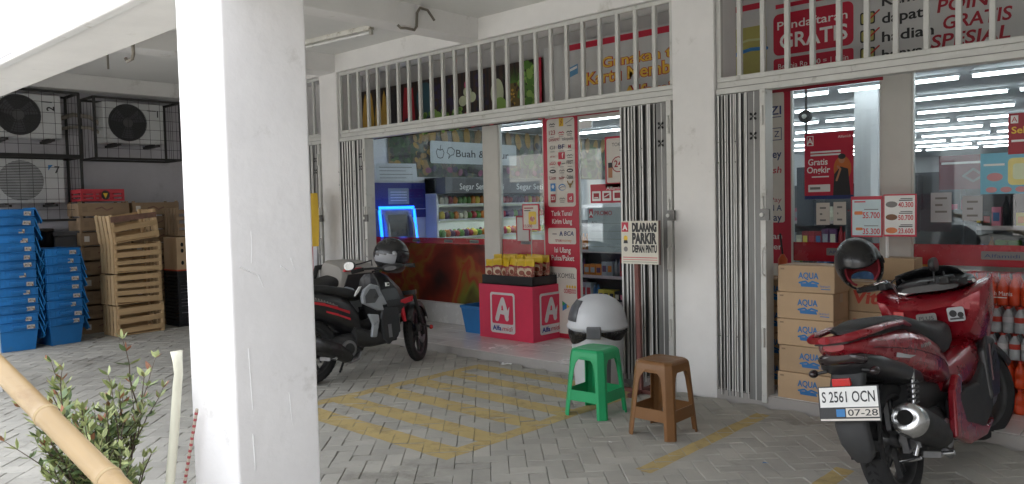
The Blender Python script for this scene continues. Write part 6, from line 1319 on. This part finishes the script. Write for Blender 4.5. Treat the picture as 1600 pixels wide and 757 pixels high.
# ---------------------------------------------------------------- shrub, bamboo, pipes at the front edge
BAM = mat('dry bamboo', (.36, .245, .11), .45, var=.16, scale=3, streak=(.35, .35, 1), dirt=('#7a5a30', 9, .60, .8))
t = thing('bamboo_pole', (0, 0, 0), 'thick yellow bamboo pole slanting across the shrub in the bottom left corner', 'pole')
A = Vector((-3.919, .464, 1.511)); D = Vector((1.099, .914, 0)); b = MB(); path, rad = [], []
L_ = (D - A).length; dn = (D - A).normalized(); nod = [.25, .62, 1.0, 1.385, 1.80, 2.14, 2.50, 2.88, 3.27, 3.66, 4.05, 4.4, 4.8, 5.15]
s_ = 0
marks_ = sorted(set([0, L_] + [x for n_ in nod for x in (n_ - .03, n_ - .008, n_ - .003, n_ + .003, n_ + .008, n_ + .03) if 0 < x < L_]))
for x in marks_:
    near = min(abs(x - n_) for n_ in nod); r_ = .0275 + (.0035 if near < .004 else .002 if near < .009 else 0)
    if .0025 < near < .0035 and any(abs(x - n_ - .003) < 1e-6 for n_ in nod): r_ -= .003
    path.append(A + dn * x); rad.append(r_)
b.tube(path, rad, BAM, 24); bo = b.obj('culm', t)
b = MB()
for n_ in nod:
    if 0 < n_ < L_: b.tube([A + dn * (n_ - .006), A + dn * (n_ - .001), A + dn * (n_ + .004)], [.029, .0312, .029], mat('bamboo node ring', (.40, .30, .16), .6, var=.2), 24)
b.obj('node_ring', bo)
PVC = mat('cream pipe', (.68, .67, .55), .5, var=.07, scale=5, dirt=('#8c8a6d', 8, .58, .8))
t = thing('plastic_pipe', (-3.30, 1.36, -.02), 'cream plastic pipe with a kinked flared top, standing beside the nearest pillar', 'pipe')
b = MB(); pts = [(.0, 0, 0), (.012, .01, .36), (.036, .03, .60), (.062, .04, .80), (.078, .04, .85), (.074, .04, .90), (.066, .04, .945)]; b.tube(pts, [.019, .019, .019, .0185, .0175, .019, .024], PVC, 20, caps=False)
o = b.obj('tube', t); md = o.modifiers.new('s', 'SOLIDIFY'); md.thickness = .003
t = thing('striped_rod', (-3.305, 1.38, -.02), 'thin red and grey striped rod leaning on the nearest pillar', 'rod'); n_ = 26; p0, p1 = Vector((-.03, 0, 0)), Vector((.13, .07, .70))
b = MB(); b.cyl(p0, p1, .0065, mat('rod grey', (.42, .37, .30), .6), 10); ro_ = b.obj('rod', t)
b = MB(); [b.tube([p0.lerp(p1, (i + .1) / n_), p0.lerp(p1, (i + .5) / n_)], .0071, mat('rod red', '#9a4046', .5), 10) for i in range(n_)]; b.obj('red_bands', ro_)
# the shrub
LF = [mat('shrub leaf dark', (.10, .15, .06), .45, var=.2, scale=9, island=.25), mat('shrub leaf mid', (.18, .235, .09), .45, var=.2, scale=9, island=.25), mat('shrub leaf pale', (.30, .34, .14), .5, var=.2, scale=9, island=.2), mat('shrub leaf russet', (.30, .13, .07), .5, var=.2, scale=9, island=.2)]
for m_ in LF:
    bs = m_.node_tree.nodes['Principled BSDF']; bs.inputs['Subsurface Weight'].default_value = 0
t = thing('leafy_shrub', (-3.42, 1.15, -.03), 'leafy green shrub with russet tips behind the slanting bamboo pole', 'shrub'); q = random.Random(12)
st_, lf = MB(), MB()
def leaf(p, d, L, m_):
    d = Vector(d).normalized(); up = Vector((q.uniform(-.6, .6), q.uniform(-.6, .6), 1)); s = d.cross(up)
    if s.length < .05: return
    s.normalize(); n = s.cross(d).normalized(); w = L * q.uniform(.17, .24); cv = q.uniform(-.02, .22) * L
    ps = [p, p + d * L * .30 + s * w * .8 - n * w * .25, p + d * L * .62 + s * w * .75 - n * (w * .25 + cv * .4), p + d * L - n * cv, p + d * L * .62 - s * w * .75 - n * (w * .25 + cv * .4), p + d * L * .30 - s * w * .8 - n * w * .25, p + d * L * .30, p + d * L * .62 - n * cv * .4]
    lf.add(ps, [(0, 1, 6), (0, 6, 5), (1, 2, 7, 6), (6, 7, 4, 5), (2, 3, 7), (7, 3, 4)], m_, True)
def shoot(p, d, L, r, depth):
    n = 6; pts = [Vector(p)]; d = Vector(d).normalized()
    for i in range(n): d = (d + Vector((q.uniform(-.16, .16), q.uniform(-.16, .16), q.uniform(-.02, .14)))).normalized(); pts.append(pts[-1] + d * L / n)
    st_.tube(pts, [r * (1 - .7 * i / n) for i in range(n + 1)], mat('shrub stem', (.09, .065, .045), .8, var=.2), 5)
    for i in range(1, n + 1):
        tip = i >= n - 1
        for _ in range(5 if depth else 4):
            a = q.uniform(0, 2 * PI); o = Vector((math.cos(a), math.sin(a), q.uniform(-.15, .75))); z = pts[i].z
            m_ = LF[3] if (tip and z > .62 and q.random() < .16) else LF[2] if (tip and q.random() < .75) or q.random() < .34 else LF[1] if q.random() < .5 else LF[0]
            leaf(pts[i], o * .9 + d * (1.1 if tip else .45), q.uniform(.038, .068) * (.85 if tip else 1), m_)
    if depth:
        for _ in range(3):
            i = q.randint(2, n - 1); a = q.uniform(0, 2 * PI); shoot(pts[i], d * .8 + Vector((math.cos(a), math.sin(a), .35)) * .6, L * q.uniform(.30, .48), r * .55, depth - 1)
for k in range(32):
    a = q.uniform(0, 2 * PI); rr = q.uniform(.0, .09); sp = q.uniform(.02, .24); L = q.uniform(.45, .68) if sp > .10 else q.uniform(.62, .90)
    shoot((rr * math.cos(a), rr * math.sin(a), 0), (math.cos(a) * sp, math.sin(a) * sp * .8, 1), L, .007, 1)
st_.obj('stem', t); lf.obj('foliage', t)
b = MB(); b.add([(-9, .55, -.012), (2, .55, -.012), (2, 1.36, -.012), (-9, 1.36, -.012)], [(0, 1, 2, 3)], SAND) if False else None

# ---------------------------------------------------------------- across the road: what the windows mirror, plus an added block against the sky
CW = mat('white car paint', (.72, .72, .72), .2, var=.02, coat=.8); CG = mat('car glass', (.02, .025, .03), .05)
t = thing('parked_car', (-12.0, -4.2, 0), 'white hatchback parked on the forecourt, mirrored in the glass door', 'car'); b = MB()
b.loft([(-2.0, 0, .62, .70, .20, 4), (-1.92, 0, .62, .80, .34, 4), (-1.0, 0, .64, .84, .38, 4), (.8, 0, .64, .84, .38, 4), (1.7, 0, .58, .80, .30, 4), (2.02, 0, .52, .68, .18, 4)], CW, 28); b.loft([(-1.85, 0, 1.0, .66, .05, 4), (-1.55, 0, 1.18, .68, .28, 4), (-.3, 0, 1.20, .68, .30, 4), (.35, 0, 1.16, .68, .25, 4), (1.0, 0, .98, .68, .05, 4)], CW, 28); b.obj('body', t)
for s_ in (-1, 1):
    for pts in ([(-1.5, 1.02), (-1.35, 1.34), (-.72, 1.38), (-.72, 1.02)], [(-.66, 1.02), (-.66, 1.38), (-.1, 1.37), (.45, 1.22), (.72, 1.02)]): b = MB(); b.prism(pts, lambda u, v, w_: (u, s_ * w_, v), .66, .695, CG); b.obj('side_window', t)
    for x in (-1.25, 1.25): b = MB(); b.lathe([(.001, -.1), (.2, -.1), (.3, -.09), (.31, 0), (.3, .09), (.2, .1), (.001, .1)], RUB, 28, (x, s_ * .76, .31), 'y'); wo_ = b.obj('wheel', t); b = MB(); b.lathe([(.001, -.105), (.19, -.105), (.19, .105), (.001, .105)], ALM, 20, (x, s_ * .76, .31), 'y'); b.obj('rim', wo_)
t = thing('shade_block', (4.6, -14, 0), 'unseen block added right of the arcade to hold back sky light', 'building'); m_ = mat('shade block wall', (.30, .29, .28), .85, var=.1, scale=.6)  # added out of view to keep sky light off the near pillar's side
MB().box(0, 9, 0, 15.2, 0, 7, m_).obj('wall', t); MB().box(-.3, 9.3, -.3, 15.3, 7, 7.2, mat('far roof', (.18, .12, .10), .9)).obj('roof', t)
for k in range(4): MB().box(-.02, .05, 1.0 + k * 3.4, 3.8 + k * 3.4, .1, 2.8, mat('far shutter', (.12, .13, .14), .6)).obj('shutter', t)
# plain shop row on the far side of the road
for i, (x0, w_, h_, c) in enumerate(((-52, 16, 5.5, (.42, .40, .37)), (-35, 13, 7, (.5, .46, .4)), (-21, 14, 5, (.36, .38, .38)), (-6, 12, 6.5, (.46, .42, .40)), (7, 14, 5.5, (.44, .42, .38)))):
    t = thing('shop_row_building', (x0, -20, 0), ('far grey', 'tall cream', 'low slate', 'tall brownish', 'right-hand beige')[i] + ' shop building across the road', 'building'); m_ = mat('far wall %d' % i, c, .85, var=.1, scale=.6)
    b = MB(); b.box(0, w_, -8, 0, 0, h_, m_); b.obj('wall', t); b = MB(); b.box(-.4, w_ + .4, -8.2, .9, h_, h_ + .2, mat('far roof', (.18, .12, .10), .9)); b.obj('roof', t)
    for k in range(int(w_ / 3.4)): b = MB(); b.box(.5 + k * 3.3, 3.2 + k * 3.3, -.02, .06, .1, 2.8, mat('far shutter', (.12, .13, .14), .6)); b.obj('shutter', t)
